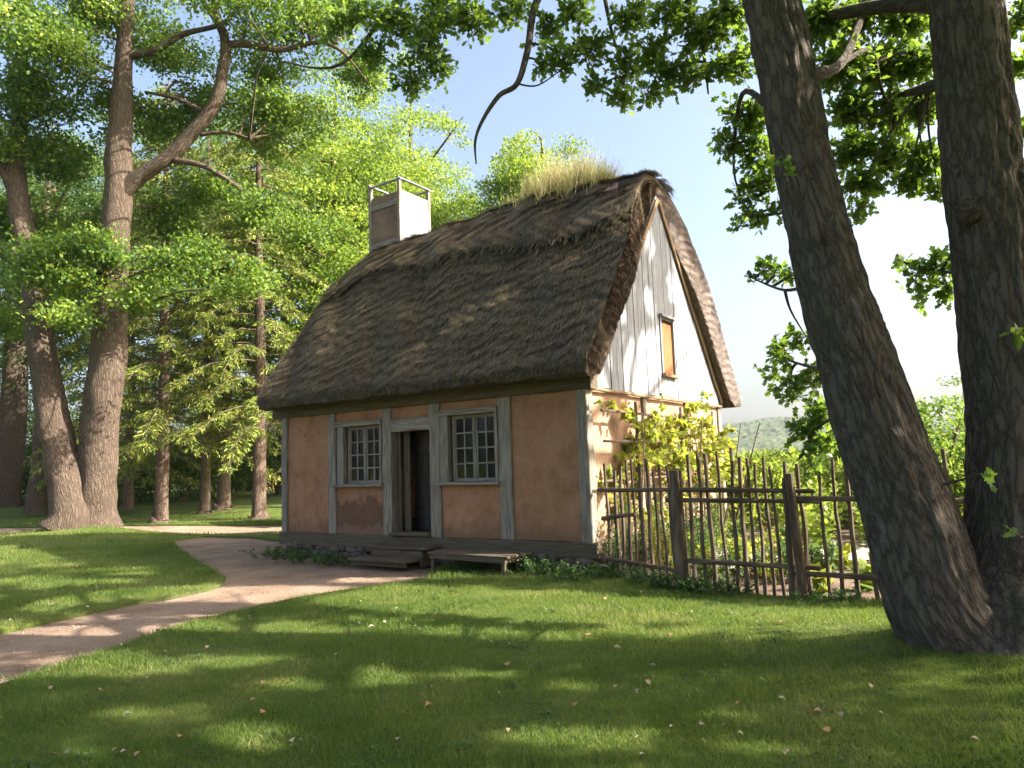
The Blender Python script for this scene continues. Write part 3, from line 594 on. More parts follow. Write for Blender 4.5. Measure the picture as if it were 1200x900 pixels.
# ragged ridge courses: thicker layer with a scalloped lower edge
def course(x_a, x_b, zlow_f, thick, name, back=True):
    mb = MB(); nx = int((x_b - x_a) / .06); rows = 16; V = []
    su = []
    uu = np.linspace(0, 1, 4000); py_, pz_ = prof(uu)
    for i in range(nx + 1):
        xx = x_a + (x_b - x_a) * i / nx; zl = zlow_f(xx) + .12 * noise.noise(Vector((xx * 2.3, 1, 0))) + .12 * noise.noise(Vector((xx * 9, 5, 0)))
        ul = uu[np.argmax(pz_ > zl)]; ur = 1 - uu[np.argmax(pz_ > zl - .25 + .1 * math.sin(xx * 2))]
        us = np.linspace(ul, ur, rows)
        for k, q in enumerate(us):
            ed = min(k, rows - 1 - k); end = min(i, nx - i); lf = thick * (1 - .35 * math.exp(-end * .6)) * (.55 + .45 * min(1, ed / 5.0)) if ed > 0 else thick * .5
            x0, x1 = xends(prof(q)[1]); s = (xx - x0) / (x1 - x0); s = min(max(s, -.002), 1.002)
            X, Yv, Z = roofpt(s, q, lf + .012 * noise.noise(Vector((xx * 6, q * 60, 2))))
            V.append((float(X), float(Yv), float(Z)))
        for q in us[::-1]:
            x0, x1 = xends(prof(q)[1]); s = min(max((xx - x0) / (x1 - x0), -.002), 1.002); V.append(tuple(float(t) for t in roofpt(s, float(q), -.05)))
    K = rows * 2; Fc = [(i*K+k, (i+1)*K+k, (i+1)*K+(k+1) % K, i*K+(k+1) % K) for i in range(nx) for k in range(K)]
    Fc.append(tuple(range(K))); Fc.append(tuple(nx*K + k for k in range(K-1, -1, -1)))
    mb.add(V, Fc); o = mb.build(name, M['thatch'], roof)
    n_ = int(9000 * (x_b - x_a)); xs = RNG.uniform(x_a, x_b, n_); zl = np.array([zlow_f(q) for q in xs]); ul = np.interp(zl, pz_[:1990], uu[:1990])
    uq = ul + .012 * RNG.normal(size=n_) * (RNG.random(n_) < .35) + (RNG.random(n_) ** 1.6) * (.54 - ul); z_ = prof(uq)[1]; x0, x1 = xends(z_)
    strands(name + '_strands', (xs - x0) / (x1 - x0), uq, .2, .005, thick + .01, M['strand'], .05, .07 + .1 * np.sin(xs * 7))
course(-3.6, .16, lambda x: 5.75 + .12 * math.sin(x * 1.6 + .5) + .04 * (x + 3.6), .11, 'ridge_course')
course(-7.35, -3.3, lambda x: 6.02 + .16 * math.sin(x * 1.9) - .12 * max(0, -x - 6), .10, 'ridge_course')
course(-2.3, .02, lambda x: 6.45 + .06 * math.sin(x * 3), .09, 'ridge_course')
# verge reeds: stalk ends and layered reeds on the gable faces
def verge(n, right=True):
    sg = 1 if right else -1; u = np.where(RNG.random(n) < .5, RNG.uniform(.015, .5, n), RNG.uniform(.5, .985, n)); y, z = prof(u); t = RNG.random(n) ** 1.2
    iy_ = np.interp(u * isl[-1], isl, ia[:, 0]); iz_ = np.interp(u * isl[-1], isl, ia[:, 1]); x0, x1 = xends(z); xv = (x1 if right else x0)
    P = np.stack([xv - sg * (.05 * t) + sg * .01, CY + y * (1 - t) + iy_ * t, z * (1 - t) + iz_ * t + hump(xv) * np.clip((z - 5) / 2, 0, 1) * (1 - t)], 1)
    down = np.where(u < .5, -1.0, 1.0); d = np.stack([sg * (.35 + RNG.random(n) * .5), down * .62 + RNG.normal(0, .15, n), -.78 + RNG.normal(0, .15, n)], 1); d = unit(d)
    sdv = unit(np.cross(d, np.tile([1.0, 0, 0], (n, 1)))); ll = (RNG.uniform(.03, .10, n) * (1 + .7 * np.clip(np.sin(P[:, 2] * 42 + 4 * t), 0, 1)))[:, None]; wv = RNG.uniform(.003, .006, n)[:, None]
    P = P - d * ll * .4
    quadmesh('verge_reeds', np.stack([P - sdv*wv, P + sdv*wv, P + d*ll + sdv*wv*.4, P + d*ll - sdv*wv*.4], 1), 4, M['strandred'], roof, np.clip(.45 + .38 * np.sin(P[:, 2] * 42 + 4 * t + 2 * np.sin(P[:, 1] * 7)) + RNG.normal(0, .22, n), 0, 1))
verge(32000); verge(8000, False)
# loose bundle of stalks hanging at the ridge end
mb = MB()
for i in range(46):
    a = random.gauss(0, .3); x_ = -.42 + random.uniform(-.05, .05); mb.tube([(x_, CY - .85, 6.85), (x_ + a * .25, CY - 1.15 - random.random() * .05, 6.60), (x_ + a * .6, CY - 1.5, 6.18 - random.random() * .2)], [.006, .005, .002], 4)
mb.build('ridge_bundle', M['strandred'], roof)

# grass growing on the ridge
n_ = 4600; xs = np.clip(RNG.normal(-1.7, .65, n_), -4.4, -.75 + .15 * RNG.random(n_)); xs = xs + .12 * np.sin(xs * 11); dy = RNG.normal(-.2, .34, n_); uu = .5 + dy / TL; X, Yv, Z = roofpt((xs + 7.48) / 7.6, uu, .14)
hs = (.18 + .74 * RNG.random(n_) ** 2.4) * np.exp(-((xs + 1.65) / 1.3) ** 2) * (1 + .25 * np.sin(xs * 9)) + .07
P = np.stack([X, Yv, Z], 1); th = RNG.uniform(0, 6.28, n_); a = np.stack([np.cos(th), np.sin(th), np.zeros(n_)], 1) * .0045
tip = np.stack([RNG.normal(.08, .26, n_), RNG.normal(0, .26, n_), np.ones(n_)], 1) * hs[:, None]
Pw = HC + np.outer(P[:, 0], HX) + np.outer(P[:, 1], HY) + np.outer(P[:, 2], [0, 0, 1]); midp = Pw + tip * .6
quadmesh('ridge_grass', np.stack([Pw - a, Pw + a, midp + a * .6, Pw + tip, midp - a * .6], 1), 5, M['drygrass'], rnd=np.clip(hs * 1.1 + RNG.normal(.1, .2, n_), 0, 1), kind='stuff', label='tall dry grass growing along the crest of the thatched roof', cat='grass')

# ---- chimney
chm = empty('chimney', (-6.55, 3.05, 0), 0, label='clay and timber chimney with an open wooden frame on top'); chm.parent = house
W2, D2 = .47, .52
mb = MB(); box(mb, -W2, W2, -D2, D2, 5.6, 8.17)
o_ = mb.build('chimney_stack', M['plaster_pale'], chm)
m, n, l, p, o = newmat('chimney daub'); tc = n.new('ShaderNodeTexCoord').outputs['Object']
c = ramp(n, l, nz(n, l, tc, 3, 5, .6), [(.3, (.13, .078, .054)), (.7, (.25, .16, .115))]); l.new(c, p.inputs['Base Color']); p.inputs['Roughness'].default_value = .95
bump(n, l, nz(n, l, tc, 30, 5), p, .6, .02); o_.data.materials[0] = m
# silver board cladding on the right face
mb = MB()
for k in range(4): mb.beam((W2 + .014, -D2 + .13 + k * .26, 5.8), (W2 + .014, -D2 + .13 + k * .26, 8.20), .25, .022, (1, 0, 0), 6, .003, .004)
mb.build('cladding', M['silver'], chm)
for sx in (-1, 1):
    for sy in (-1, 1):
        mb = MB(); mb.beam((sx * (W2 + .0), sy * (D2 + .0), 5.8), (sx * (W2 + .0), sy * (D2 + .0), 8.44), .085, .085, (0, 1, 0), 10, .004, .008); mb.build('corner_post', M['greywood'], chm)
for zz in (6.95, 7.9):
    mb = MB(); mb.beam((-W2 + .04, -D2 - .012, zz), (W2 - .04, -D2 - .012, zz + .02), .12, .03, (0, 1, 0), 4, .003, .005); mb.build('rail', M['greywood'], chm)
for p0, p1 in (((-W2 - .07, -D2, 8.455), (W2 + .07, -D2, 8.455)), ((-W2 - .07, D2, 8.455), (W2 + .07, D2, 8.455)), ((-W2, -D2 - .07, 8.49), (-W2, D2 + .07, 8.49)), ((W2, -D2 - .07, 8.49), (W2, D2 + .07, 8.49))):
    mb = MB(); mb.beam(p0, p1, .07, .035, (0, 0, 1), 5, .003, .005); mb.build('cap_rail', M['silver'], chm)

# ---- steps and bench
st = empty('door_steps', tuple(h2w(-3.5, -.05, 0)), math.atan2(HX[1], HX[0]), label='two worn wooden steps below the open cottage door', cat='steps')
for nm, p0, p1, w_, d_ in (('tread', (-.74, -.22, .285), (.62, -.22, .30), .38, .045), ('tread', (-.88, -.58, .115), (.46, -.58, .12), .36, .045)):
    mb = MB(); mb.beam(p0, p1, w_, d_, (0, 0, 1), 8, .004, .008); mb.build(nm, M['benchwood'], st)
for nm, p0, p1, w_, d_ in (('riser', (-.66, -.38, .20), (.52, -.38, .20), .03, .12), ('riser', (-.8, -.66, .055), (.4, -.66, .055), .03, .075)):
    mb = MB(); mb.beam(p0, p1, w_, d_, (0, 0, 1), 5, .002, .004); mb.build(nm, M['sillwood'], st)
for xx in (-.6, .46):
    mb = MB(); mb.beam((xx, -.07, .13), (xx, -.36, .13), .05, .25, (0, 0, 1), 3, .002, .005); mb.build('stringer', M['sillwood'], st)
BX = gp(502, 640, .36); b0 = np.array(gp(503, 669)); b1 = np.array(gp(592, 677))
ba = math.atan2(b1[1] - b0[1], b1[0] - b0[0]); BL = np.linalg.norm(b1 - b0)
be = empty('low_bench', (b0[0], b0[1], 0), ba, label='long low plank bench against the cottage wall beside the steps', cat='bench')
BW = .66
for k in range(4):
    mb = MB(); mb.beam((-.04, .075 + k * .155, .285), (BL + .04, .075 + k * .155, .285), .15, .028, (0, 0, 1), 10, .003, .005); mb.build('plank', M['benchwood'], be)
for p0, p1, d_ in (((0, .02, .232), (BL, .02, .232), .075), ((0, BW - .02, .232), (BL, BW - .02, .232), .075), ((.02, .04, .232), (.02, BW - .04, .232), .073), ((BL - .02, .04, .232), (BL - .02, BW - .04, .232), .073)):
    mb = MB(); mb.beam(p0, p1, .028, d_, (0, 0, 1), 4, .001, .004); mb.build('apron', M['benchwood'], be)
for xx in (.05, BL - .05):
    for yy in (.05, BW - .05):
        mb = MB(); mb.beam((xx, yy, -.03), (xx, yy, .268), .06, .06, (0, 1, 0), 4, .002, .006); mb.build('leg', M['benchwood'], be)

# ================================================================ FENCE
def wob(p0, p1, n, a):
    p0 = np.array(p0, float); p1 = np.array(p1, float); ph = RNG.uniform(0, 6, 4)
    return [p0 + (p1 - p0) * (i/(n-1)) + np.array([math.sin(i*1.1 + ph[0]) * a + RNG.normal(0, a*.35), math.sin(i*1.3 + ph[1]) * a + RNG.normal(0, a*.35), 0]) for i in range(n)]
def pole(name, parent, p0, p1, r0, r1, a=.007, n=9, seg=8):
    mb = MB(); pts = wob(p0, p1, n, a); mb.tube(pts, [r0 + (r1 - r0) * i/(n-1) for i in range(n)], seg, .09, .12, True, .25); return mb.build(name, M['pole'], parent)
def fence_run(thing, A, B, tops, rails, gap, skip0=.1, zr=(.2,), rr=.0235, post=None):
    A = np.array([*A, 0.]); B = np.array([*B, 0.]); d = B - A; ln = np.linalg.norm(d); d /= ln; nrm = np.array([-d[1], d[0], 0]) ; org = np.array(thing.location)
    if nrm[1] > 0: nrm = -nrm
    s = skip0
    while s < ln - .05:
        c = A + d * s - nrm * .035; t = random.uniform(*tops); r = random.uniform(rr * .8, rr * 1.3); k1, k2 = random.gauss(0, .022), random.gauss(0, .015)
        lean = .02
        pole('picket', thing, c + np.array([0, 0, -.05]) - org, c + d * (k1 - lean) + nrm * k2 + np.array([0, 0, t]) - org, r * 1.15, r * .85)
        s += gap * random.uniform(.78, 1.25)
    for za, zb, sa, sb in rails:
        pole('rail', thing, A + d * sa + nrm * .02 + np.array([0, 0, za]) - org, A + d * (ln + sb) + nrm * .02 + np.array([0, 0, zb]) - org, .032, .026, .012, 14)
fA = empty('pole_fence', (*FENCE[0], 0), label='short run of rough pole fence from the cottage corner to the gate post', cat='fence')
fence_run(fA, FENCE[0] + [.06, -.02], FENCE[1], (1.5, 1.74), [(1.22, 1.25, -.05, .05), (.23, .22, -.05, .02), (.80, .9, 0, -.9)], .165)
fG = empty('pole_gate', (*FENCE[1], 0), label='rough pole gate between the two stout fence posts', cat='gate')
fence_run(fG, FENCE[1] + [.05, -.03], FENCE[2], (1.5, 1.78), [(1.25, 1.22, 0, .22), (1.12, 1.10, -.2, .28), (.36, .34, .05, .25)], .128, .1)
fB = empty('pole_fence', (*FENCE[2], 0), label='longer run of rough pole fence passing behind the oak trunks', cat='fence')
fence_run(fB, FENCE[2] + [.0, 0], FENCE[3], (1.48, 1.75), [(1.14, 1.02, -.05, 0), (.27, .2, -.05, 0)], .165, .1, rr=.024)
fence_run(fB, FENCE[3], FENCE[4], (1.48, 1.75), [(1.02, 1.0, 0, 0), (.2, .2, 0, 0)], .24, .1, rr=.024)
def gpost(parent, p, h_, r, lean=(0, 0)):
    org = np.array(parent.location); mb = MB(); b = np.array([p[0], p[1], 0.]) - org
    pts = [b + np.array([lean[0]*t + random.gauss(0, .004), lean[1]*t, -.1 + (h_ + .1) * t]) for t in np.linspace(0, 1, 9)]
    mb.tube(pts, [r * (1.06 - .1*t) for t in np.linspace(0, 1, 9)], 12, .03, .12, True, .12); mb.build('post', M['pole'], parent)
gpost(fA, FENCE[1], 1.50, .085); gpost(fB, FENCE[2] + [.0, -.05], 1.43, .055, (-.06, 0)); gpost(fB, FENCE[2] + [-.1, .04], 1.38, .035, (.02, 0)); gpost(fB, FENCE[3], 1.4, .07)

# ================================================================ TREES
# where a leaf clump's shadow would fall in the photograph; gaps in the canopy are left where the sun reaches the ground
LIT = [(620, 704, 150, 13), (930, 725, 70, 7), (560, 706, 95, 12), (700, 716, 120, 8), (415, 711, 30, 7), (690, 740, 100, 6), (840, 722, 130, 7), (868, 761, 34, 7), (825, 738, 26, 5), (1022, 762, 46, 7), (960, 742, 80, 6),
       (1052, 811, 42, 6), (870, 843, 28, 7), (900, 880, 45, 10), (675, 868, 95, 16), (555, 790, 44, 7), (660, 803, 34, 5), (440, 797, 48, 10), (140, 786, 78, 12), (258, 779, 62, 8), (355, 728, 55, 10),
       (350, 805, 52, 6), (160, 838, 58, 8), (275, 870, 58, 15), (50, 885, 58, 14), (0, 850, 30, 8), (400, 850, 30, 6), (20, 641, 32, 5), (55, 662, 30, 3.5), (155, 670, 32, 4), (60, 684, 70, 5), (135, 682, 30, 3), (108, 700, 22, 3),
       (350, 688, 110, 4.5), (205, 722, 62, 4), (75, 741, 85, 5), (307, 707, 28, 3), (90, 770, 60, 4), (30, 795, 40, 6), (240, 712, 50, 3), (520, 735, 30, 4), (770, 700, 90, 6), (60, 622, 90, 5), (230, 620, 110, 7)]
LITA = np.array(LIT)
def lit_at(P, grow=1.0, dapple=.0):
    """True where the shadow of P would land somewhere the photo shows sunlit"""
    P = np.atleast_2d(P); n = len(P)
    lp = P - HC; lx = lp @ HX; ly = lp @ HY; sl_ = np.array([sd @ HX, sd @ HY, sd[2]])
    out = np.zeros(n, bool)
    # gable plane x=0
    t = lx / sl_[0]; gy_ = ly - sl_[1] * t; gz_ = P[:, 2] - sl_[2] * t
    hit = (t > 0) & (gz_ > 0) & (gz_ < gtop(gy_) + .5) & (gy_ > -.6) & (gy_ < 6.9)
    shady = (gy_ < 3.9) & (gz_ > 3.3 + .3 * gy_) 
    out |= hit & ~(shady & (np.sin(gy_ * 4.6 + gz_ * 1.9) * np.sin(gz_ * 3.1 - gy_ * 1.2) > -.35))
    # chimney
    t = (lx + 6.1) / sl_[0]; cy_ = ly - sl_[1] * t; cz_ = P[:, 2] - sl_[2] * t; out |= (t > 0) & (cy_ > 1.2) & (cy_ < 4.6) & (cz_ > 6.2) & (cz_ < 9.5); 
    # roof front slope: stays in shade
    # ground
    t = P[:, 2] / sd[2]; G = P - sd * t[:, None]; px, py, ok = pj(G)
    # solve which comes first: the roof/gable blocks ground hits, fine to ignore
    e = (((px[:, None] - LITA[:, 0]) / (LITA[:, 2] * grow)) ** 2 + ((py[:, None] - LITA[:, 1]) / (LITA[:, 3] * grow)) ** 2).min(1) < 1 + .5 * np.sin(px * .09 + py * .23) * np.sin(py * .41 - px * .03)
    e |= (np.sin(px * .052 + py * .11) * np.sin(py * .19 - px * .021) + .35 * np.sin(px * .13) * np.sin(py * .31) > .82) & (py > 690)
    out |= ok & e & ~hit
    gl = G - HC; glx = gl @ HX; gly = gl @ HY
    out |= (gly > .0) & (glx > .3) & (G[:, 1] > 8.0) & inpoly(G[:, 0], G[:, 1], GAR)        # the garden is sunlit
    out |= (G[:, 1] > 19) & (G[:, 0] < -3)
    for B_, r_ in ((np.array([4.2, 7.6, 5.6]), 1.9), (np.array([5.2, 7.3, 4.3]), 1.2), (h2w(-5.2, 2.7, 6.9), .9), (h2w(-.4, 1.5, 5.5), .7), (h2w(-7.1, 1.6, 5.7), .7)):      # branches and ridge straw the sun reaches
        v_ = P - B_; k_ = v_ @ sd; out |= (k_ > 1.2) & (np.linalg.norm(v_ - np.outer(k_, sd), axis=1) < r_)
    return out
def bend(pts, n):
    """smooth curve through traced points"""
    P = np.array(pts, float); m = len(P); out = []
    for i in range(m - 1):
        p0, p1, p2, p3 = P[max(i-1, 0)], P[i], P[i+1], P[min(i+2, m-1)]
        for k in range(n):
            t = k / n; out.append(.5 * ((2*p1) + (-p0+p2)*t + (2*p0-5*p1+4*p2-p3)*t*t + (-p0+3*p1-3*p2+p3)*t**3))
    out.append(P[-1]); return np.array(out)
def limb(mb, pts, n=5, seg=8, **k):
    C = bend(pts, n); mb.tube([c[:3] for c in C], [max(c[3], .003) for c in C], seg, **k); return C
class Spray:
    """twigs with leaves set along them"""
    def __init__(s): s.tw = MB(); s.P = []; s.D = []
    def add(s, c, r, n, src=None, flat=.6, lpt=9, twigr=.007, droop=.15, cull=None):
        c = np.array(c, float)
        if src is not None and np.linalg.norm(c - np.array(src)) < 1.1:
            src = np.array(src, float); mid = (src + c) / 2 + RNG.normal(0, .06, 3) * np.linalg.norm(c - src) + np.array([0, 0, .05])
            C = bend([(*src, twigr * 3), (*mid, twigr * 2), (*c, twigr)], 4); s.tw.tube([q[:3] for q in C], [q[3] for q in C], 5)
        for i in range(max(1, n // lpt)):
            d = unit(RNG.normal(size=(1, 3)))[0] * np.array([1, 1, flat]); ln = r * RNG.uniform(.5, 1.1); st_ = c + RNG.normal(0, r * .18, 3)
            e = st_ + d * ln + np.array([0, 0, -droop * ln]); m_ = (st_ + e)/2 + RNG.normal(0, .05 * ln, 3)
            if cull is not None and cull(e): continue
            s.tw.tube([st_, m_, e], [twigr * .7, twigr * .5, .002], 3, cap=False)
            t = RNG.uniform(.25, 1.05, lpt)[:, None]; s.P.append(st_ + (e - st_) * t + RNG.normal(0, .025, (lpt, 3))); s.D.append(np.tile(d, (lpt, 1)) + RNG.normal(0, .7, (lpt, 3)))
    def build(s, parent, leafmat_, size, tmpl, bark, lname='crown', off=None):
        P = np.concatenate(s.P); D = np.concatenate(s.D); org = np.array(parent.location)
        s.tw.v = [tuple(np.array(v) - org) for v in s.tw.v]
        s.tw.build('twigs', bark, parent)
        leaves(lname, P - org, size, leafmat_, parent, tmpl, D, (0, 0, .7))

# ---- the big forked oak at the right
oak = empty('oak_tree', (OAKP[0], OAKP[1], 0), label='large forked oak in the right foreground with its trunk split from the base', cat='tree')
oo = np.array([OAKP[0], OAKP[1], 0])
def bark_ripple(th, ln, r, off):
    v = noise.noise(Vector((math.cos(th) * r * 15 + off[0], math.sin(th) * r * 15, ln * 3.0 + off[1]))); w_ = noise.noise(Vector((math.cos(th) * r * 34, math.sin(th) * r * 34 + off[0], ln * 8)))
    return .020 * (1 - abs(v) * 2.6) + .009 * w_ + (.16 * math.exp(-ln / .28) * max(0, noise.noise(Vector((math.cos(th) * 2.2, math.sin(th) * 2.2, 3.3)))) if r > .3 else 0)
def traced(rows, D0, dD):
    """rows: photo y, left x, right x -> centreline with radius"""
    out = []
    for (yy, xl, xr) in rows:
        D = D0 + dD * (770 - yy) / 770; c = atd((xl + xr)/2, yy, D); r = (xr - xl) / 2 / F * D * .99; out.append((*c, r))
    return out
T1 = traced([(700, 1043, 1150), (600, 1016, 1113), (500, 984, 1071), (400, 955, 1036), (300, 931, 1001), (200, 911, 975), (100, 892, 956), (0, 873, 935)], 5.85, .35)
T2 = traced([(720, 1128, 1250), (620, 1140, 1236), (500, 1142, 1232), (400, 1132, 1222), (300, 1123, 1208), (200, 1110, 1193), (100, 1102, 1180), (0, 1094, 1171)], 5.85, .1)
b0_ = np.array([3.46, 5.87, -.12]); T1 = [(*(b0_ + [.04, 0, 0]), .62), (*(b0_ + [.05, 0, .22]), .46)] + T1
b1_ = np.array([4.05, 5.84, -.12]); T2 = [(*b1_, .72), (*(b1_ + [0, 0, .24]), .52)] + T2
t1e = np.array(T1[-1][:3]); d1_ = unit((t1e - np.array(T1[-3][:3]))[None])[0]; t2e = np.array(T2[-1][:3]); d2_ = unit((t2e - np.array(T2[-3][:3]))[None])[0]
T1 += [(*(t1e + d1_ * 1.8), .19), (*(t1e + d1_ * 3.6 + [0, .2, .3]), .15), (*(t1e + d1_ * 6 + [.3, .4, 1]), .09)]
T2 += [(*(t2e + d2_ * 2), .26), (*(t2e + d2_ * 4.4 + [.2, -.2, 0]), .2), (*(t2e + d2_ * 7.5 + [.6, -.3, 0]), .1)]
tm = MB()
C1 = limb(tm, [tuple(np.array(p[:3]) - oo) + (p[3],) for p in T1], 22, 120, ripple=bark_ripple, lump=.05, stretch=.22)
C2 = limb(tm, [tuple(np.array(p[:3]) - oo) + (p[3],) for p in T2], 22, 120, ripple=bark_ripple, lump=.05, stretch=.22)
tm.tube([(-.02 , .02, -.15), (0, .02, .1), (.02, .02, .35), (.03, .02, .6), (.04, .02, .8), (.05, .02, .93)], [.74, .60, .50, .38, .24, .05], 90, lump=.1, ripple=bark_ripple, stretch=.22)
for (px_, py_, D, r) in ((1047, 497, 5.74, .08), (1022, 452, 5.76, .055), (1135, 248, 5.75, .10), (1192, 212, 5.78, .13), (1199, 345, 5.75, .16)):   # burrs and knots
    c = atd(px_, py_, D) - oo; bm = bmesh.new(); bmesh.ops.create_icosphere(bm, subdivisions=3, radius=r); V = [Vector(c) + v.co * (1 + .35 * noise.noise(v.co * 14)) for v in bm.verts]
    tm.add(V, [tuple(v.index for v in f.verts) for f in bm.faces], [tuple(v * 1.0) for v in V]); bm.free()
tm.build('trunk', M['oakbark'], oak, smooth=True)
LM = MB(); limbs = []
def olimb(pts): 
    C = limb(LM, [tuple(np.array(p[:3]) - oo) + (p[3],) for p in pts], 6, 10, lump=.12); limbs.append(C[:, :3] + oo); return C
top1 = np.array(T1[-3][:3]); up1 = np.array(T1[-1][:3]); top2 = np.array(T2[-3][:3])
A_ = lambda x, y, D: atd(x, y, D)
olimb([(*t1e, .12), (*A_(780, -90, 6.9), .10), (*A_(690, -70, 7.9), .08), (*A_(600, -50, 8.6), .06), (*A_(480, -10, 9.4), .045), (*A_(400, 75, 9.8), .022), (*A_(330, 72, 10.2), .012)])
olimb([(*A_(690, -70, 7.9), .05), (*A_(632, -5, 7.8), .045), (*A_(618, 60, 7.7), .038), (*A_(606, 98, 7.7), .032), (*A_(585, 112, 7.7), .028), (*A_(566, 140, 7.7), .02), (*A_(557, 165, 7.7), .015), (*A_(558, 192, 7.7), .008)])
olimb([(*A_(606, 98, 7.7), .012), (*A_(630, 100, 7.6), .009), (*A_(660, 80, 7.6), .006)])
olimb([(*A_(780, -90, 6.9), .05), (*A_(800, -20, 7.2), .035), (*A_(822, 50, 7.3), .02), (*A_(830, 110, 7.3), .01)])
olimb([(*A_(700, -60, 7.8), .04), (*A_(715, 30, 8), .02), (*A_(735, 90, 8.1), .01)])
olimb([(*A_(940, 90, 6.1), .07), (*A_(985, 75, 6.9), .05), (*A_(1010, 20, 7.6), .04), (*A_(1040, -40, 8.2), .03)])
olimb([(*A_(985, 75, 6.9), .03), (*A_(1020, 60, 7.4), .024), (*A_(1035, 110, 7.5), .016), (*A_(1050, 125, 7.6), .008)])
olimb([(*A_(1125, 90, 5.95), .08), (*A_(1080, 105, 7.0), .05), (*A_(1040, 115, 7.9), .03), (*A_(985, 140, 8.6), .018), (*A_(920, 170, 9.2), .01)])
olimb([(*A_(905, 130, 6.1), .035), (*A_(870, 110, 6.9), .025), (*A_(860, 200, 7.4), .013), (*A_(880, 255, 7.5), .008)])
olimb([(*A_(960, 330, 6.0), .022), (*A_(920, 340, 6.8), .015), (*A_(880, 325, 7.2), .008)])
olimb([(*A_(990, 430, 5.95), .022), (*A_(950, 430, 6.9), .016), (*A_(905, 415, 7.6), .008)])
olimb([(*A_(1000, 480, 5.95), .022), (*A_(960, 500, 6.9), .014), (*A_(935, 540, 7.1), .007)])
olimb([(*A_(1140, 320, 5.9), .022), (*A_(1105, 318, 6.8), .015), (*A_(1050, 305, 7.2), .008)])
olimb([(*top1, .12), (*(top1 + [-2.2, 1.5, 1.2]), .08), (*(top1 + [-4.6, 2.4, 1.6]), .05), (*(top1 + [-7, 2.8, 1.2]), .03)])
olimb([(*top1, .1), (*(top1 + [-1.2, -2, 1.4]), .07), (*(top1 + [-3, -3.6, 2.]), .04), (*(top1 + [-5, -4.4, 2.]), .02)])
olimb([(*top2, .14), (*(top2 + [2, -1.8, 1.6]), .09), (*(top2 + [4.4, -3, 2.6]), .05)])
olimb([(*top2, .12), (*(top2 + [2, 2., 1.6]), .08), (*(top2 + [4.4, 3.4, 2.]), .04)])
olimb([(*t2e, .12), (*(t2e + [1.5, -.6, 1.2]), .09), (*(t2e + [4.2, -1.2, 2.]), .05)])
olimb([(*t2e, .1), (*(t2e + [-.5, 1.6, .9]), .06), (*(t2e + [-1.5, 3.6, 1.4]), .04)])
LM.build('limb', M['oakbark'], oak, smooth=True)
allp = np.concatenate(limbs + [C1[:, :3] + oo, C2[:, :3] + oo])
def near(c): return allp[np.argmin(((allp - c) ** 2).sum(1) + np.where(allp[:, 2] < c[2] - .12, 9, 0))]
sp = Spray()
# sprays traced from the photograph: px, py, depth, radius in px, leaf count
OB = [(420, 15, 9.6, 26, 330), (465, 20, 9.4, 32, 480), (440, 60, 9.6, 24, 240), (500, 45, 9.2, 30, 420), (520, 10, 9.2, 30, 420), (480, 92, 9.4, 22, 230), (555, 20, 9.0, 26, 380), (515, 78, 9.2, 18, 160), (390, 35, 9.8, 20, 150),
      (600, 10, 8.4, 22, 220), (640, 30, 7.9, 18, 130), (655, 65, 7.8, 20, 160), (672, 15, 7.8, 22, 200), (690, 55, 7.9, 22, 220), (635, 78, 7.8, 13, 60), (700, 100, 8, 16, 110), (740, 20, 7.8, 24, 240), (735, 75, 8.0, 24, 240), (725, 115, 8, 14, 90),
      (765, 55, 7.6, 22, 200), (790, 15, 7.3, 28, 300), (785, 85, 7.4, 22, 190), (760, 110, 7.6, 14, 80), (825, 40, 7.3, 28, 300), (815, 85, 7.3, 18, 130), (855, 20, 7.3, 28, 300), (860, 75, 7.2, 24, 230), (875, 130, 7.2, 26, 270),
      (855, 165, 7.3, 20, 130), (890, 175, 7.3, 26, 250), (905, 210, 7.4, 24, 200), (875, 220, 7.4, 20, 130), (890, 250, 7.5, 16, 90), (868, 262, 7.5, 8, 26), (925, 245, 7.4, 14, 70),
      (965, 20, 7.6, 32, 360), (1010, 15, 7.8, 32, 380), (1060, 20, 7.8, 32, 380), (985, 75, 7.6, 32, 360), (1035, 75, 7.8, 32, 360), (1080, 70, 7.6, 26, 260), (1000, 125, 7.8, 28, 300), (1050, 130, 7.8, 32, 330), (1085, 125, 7.2, 22, 200),
      (1000, 175, 7.6, 24, 220), (1045, 180, 7.5, 26, 240), (1085, 190, 7.2, 24, 220), (1010, 215, 7.4, 20, 140), (1000, 245, 7.3, 14, 70), (1065, 212, 7.2, 14, 80), (1100, 225, 7.1, 14, 80),
      (900, 318, 7.2, 12, 50), (925, 318, 7.0, 14, 70), (955, 320, 6.9, 12, 40), (875, 322, 7.3, 7, 16), (945, 395, 7, 16, 70), (915, 410, 7.3, 16, 80), (950, 440, 7.1, 20, 130), (925, 455, 7.3, 18, 100), (905, 435, 7.5, 12, 40), (960, 480, 7, 22, 160),
      (940, 500, 7.1, 16, 90), (965, 520, 7, 18, 110), (950, 540, 7.1, 12, 50), (1075, 320, 7.0, 17, 90), (1100, 305, 6.9, 17, 100), (1110, 335, 6.8, 16, 80), (1055, 303, 7.2, 9, 26), (1085, 345, 7, 10, 30), (1125, 300, 6.7, 12, 40),
      (1195, 20, 6.6, 22, 170), (1190, 80, 6.8, 20, 150), (1195, 150, 6.8, 16, 100), (1198, 215, 6.6, 14, 70), (1150, 555, 5.4, 5, 6)]
for (bx, by, D, rp, n_) in OB:
    c = atd(bx, by, D); r = rp / F * D * 1.15; sp.add(c, r, int(n_ * (2.6 if 950 < bx < 1092 and by < 235 else 1.4)), near(c), .75, 8, .006)
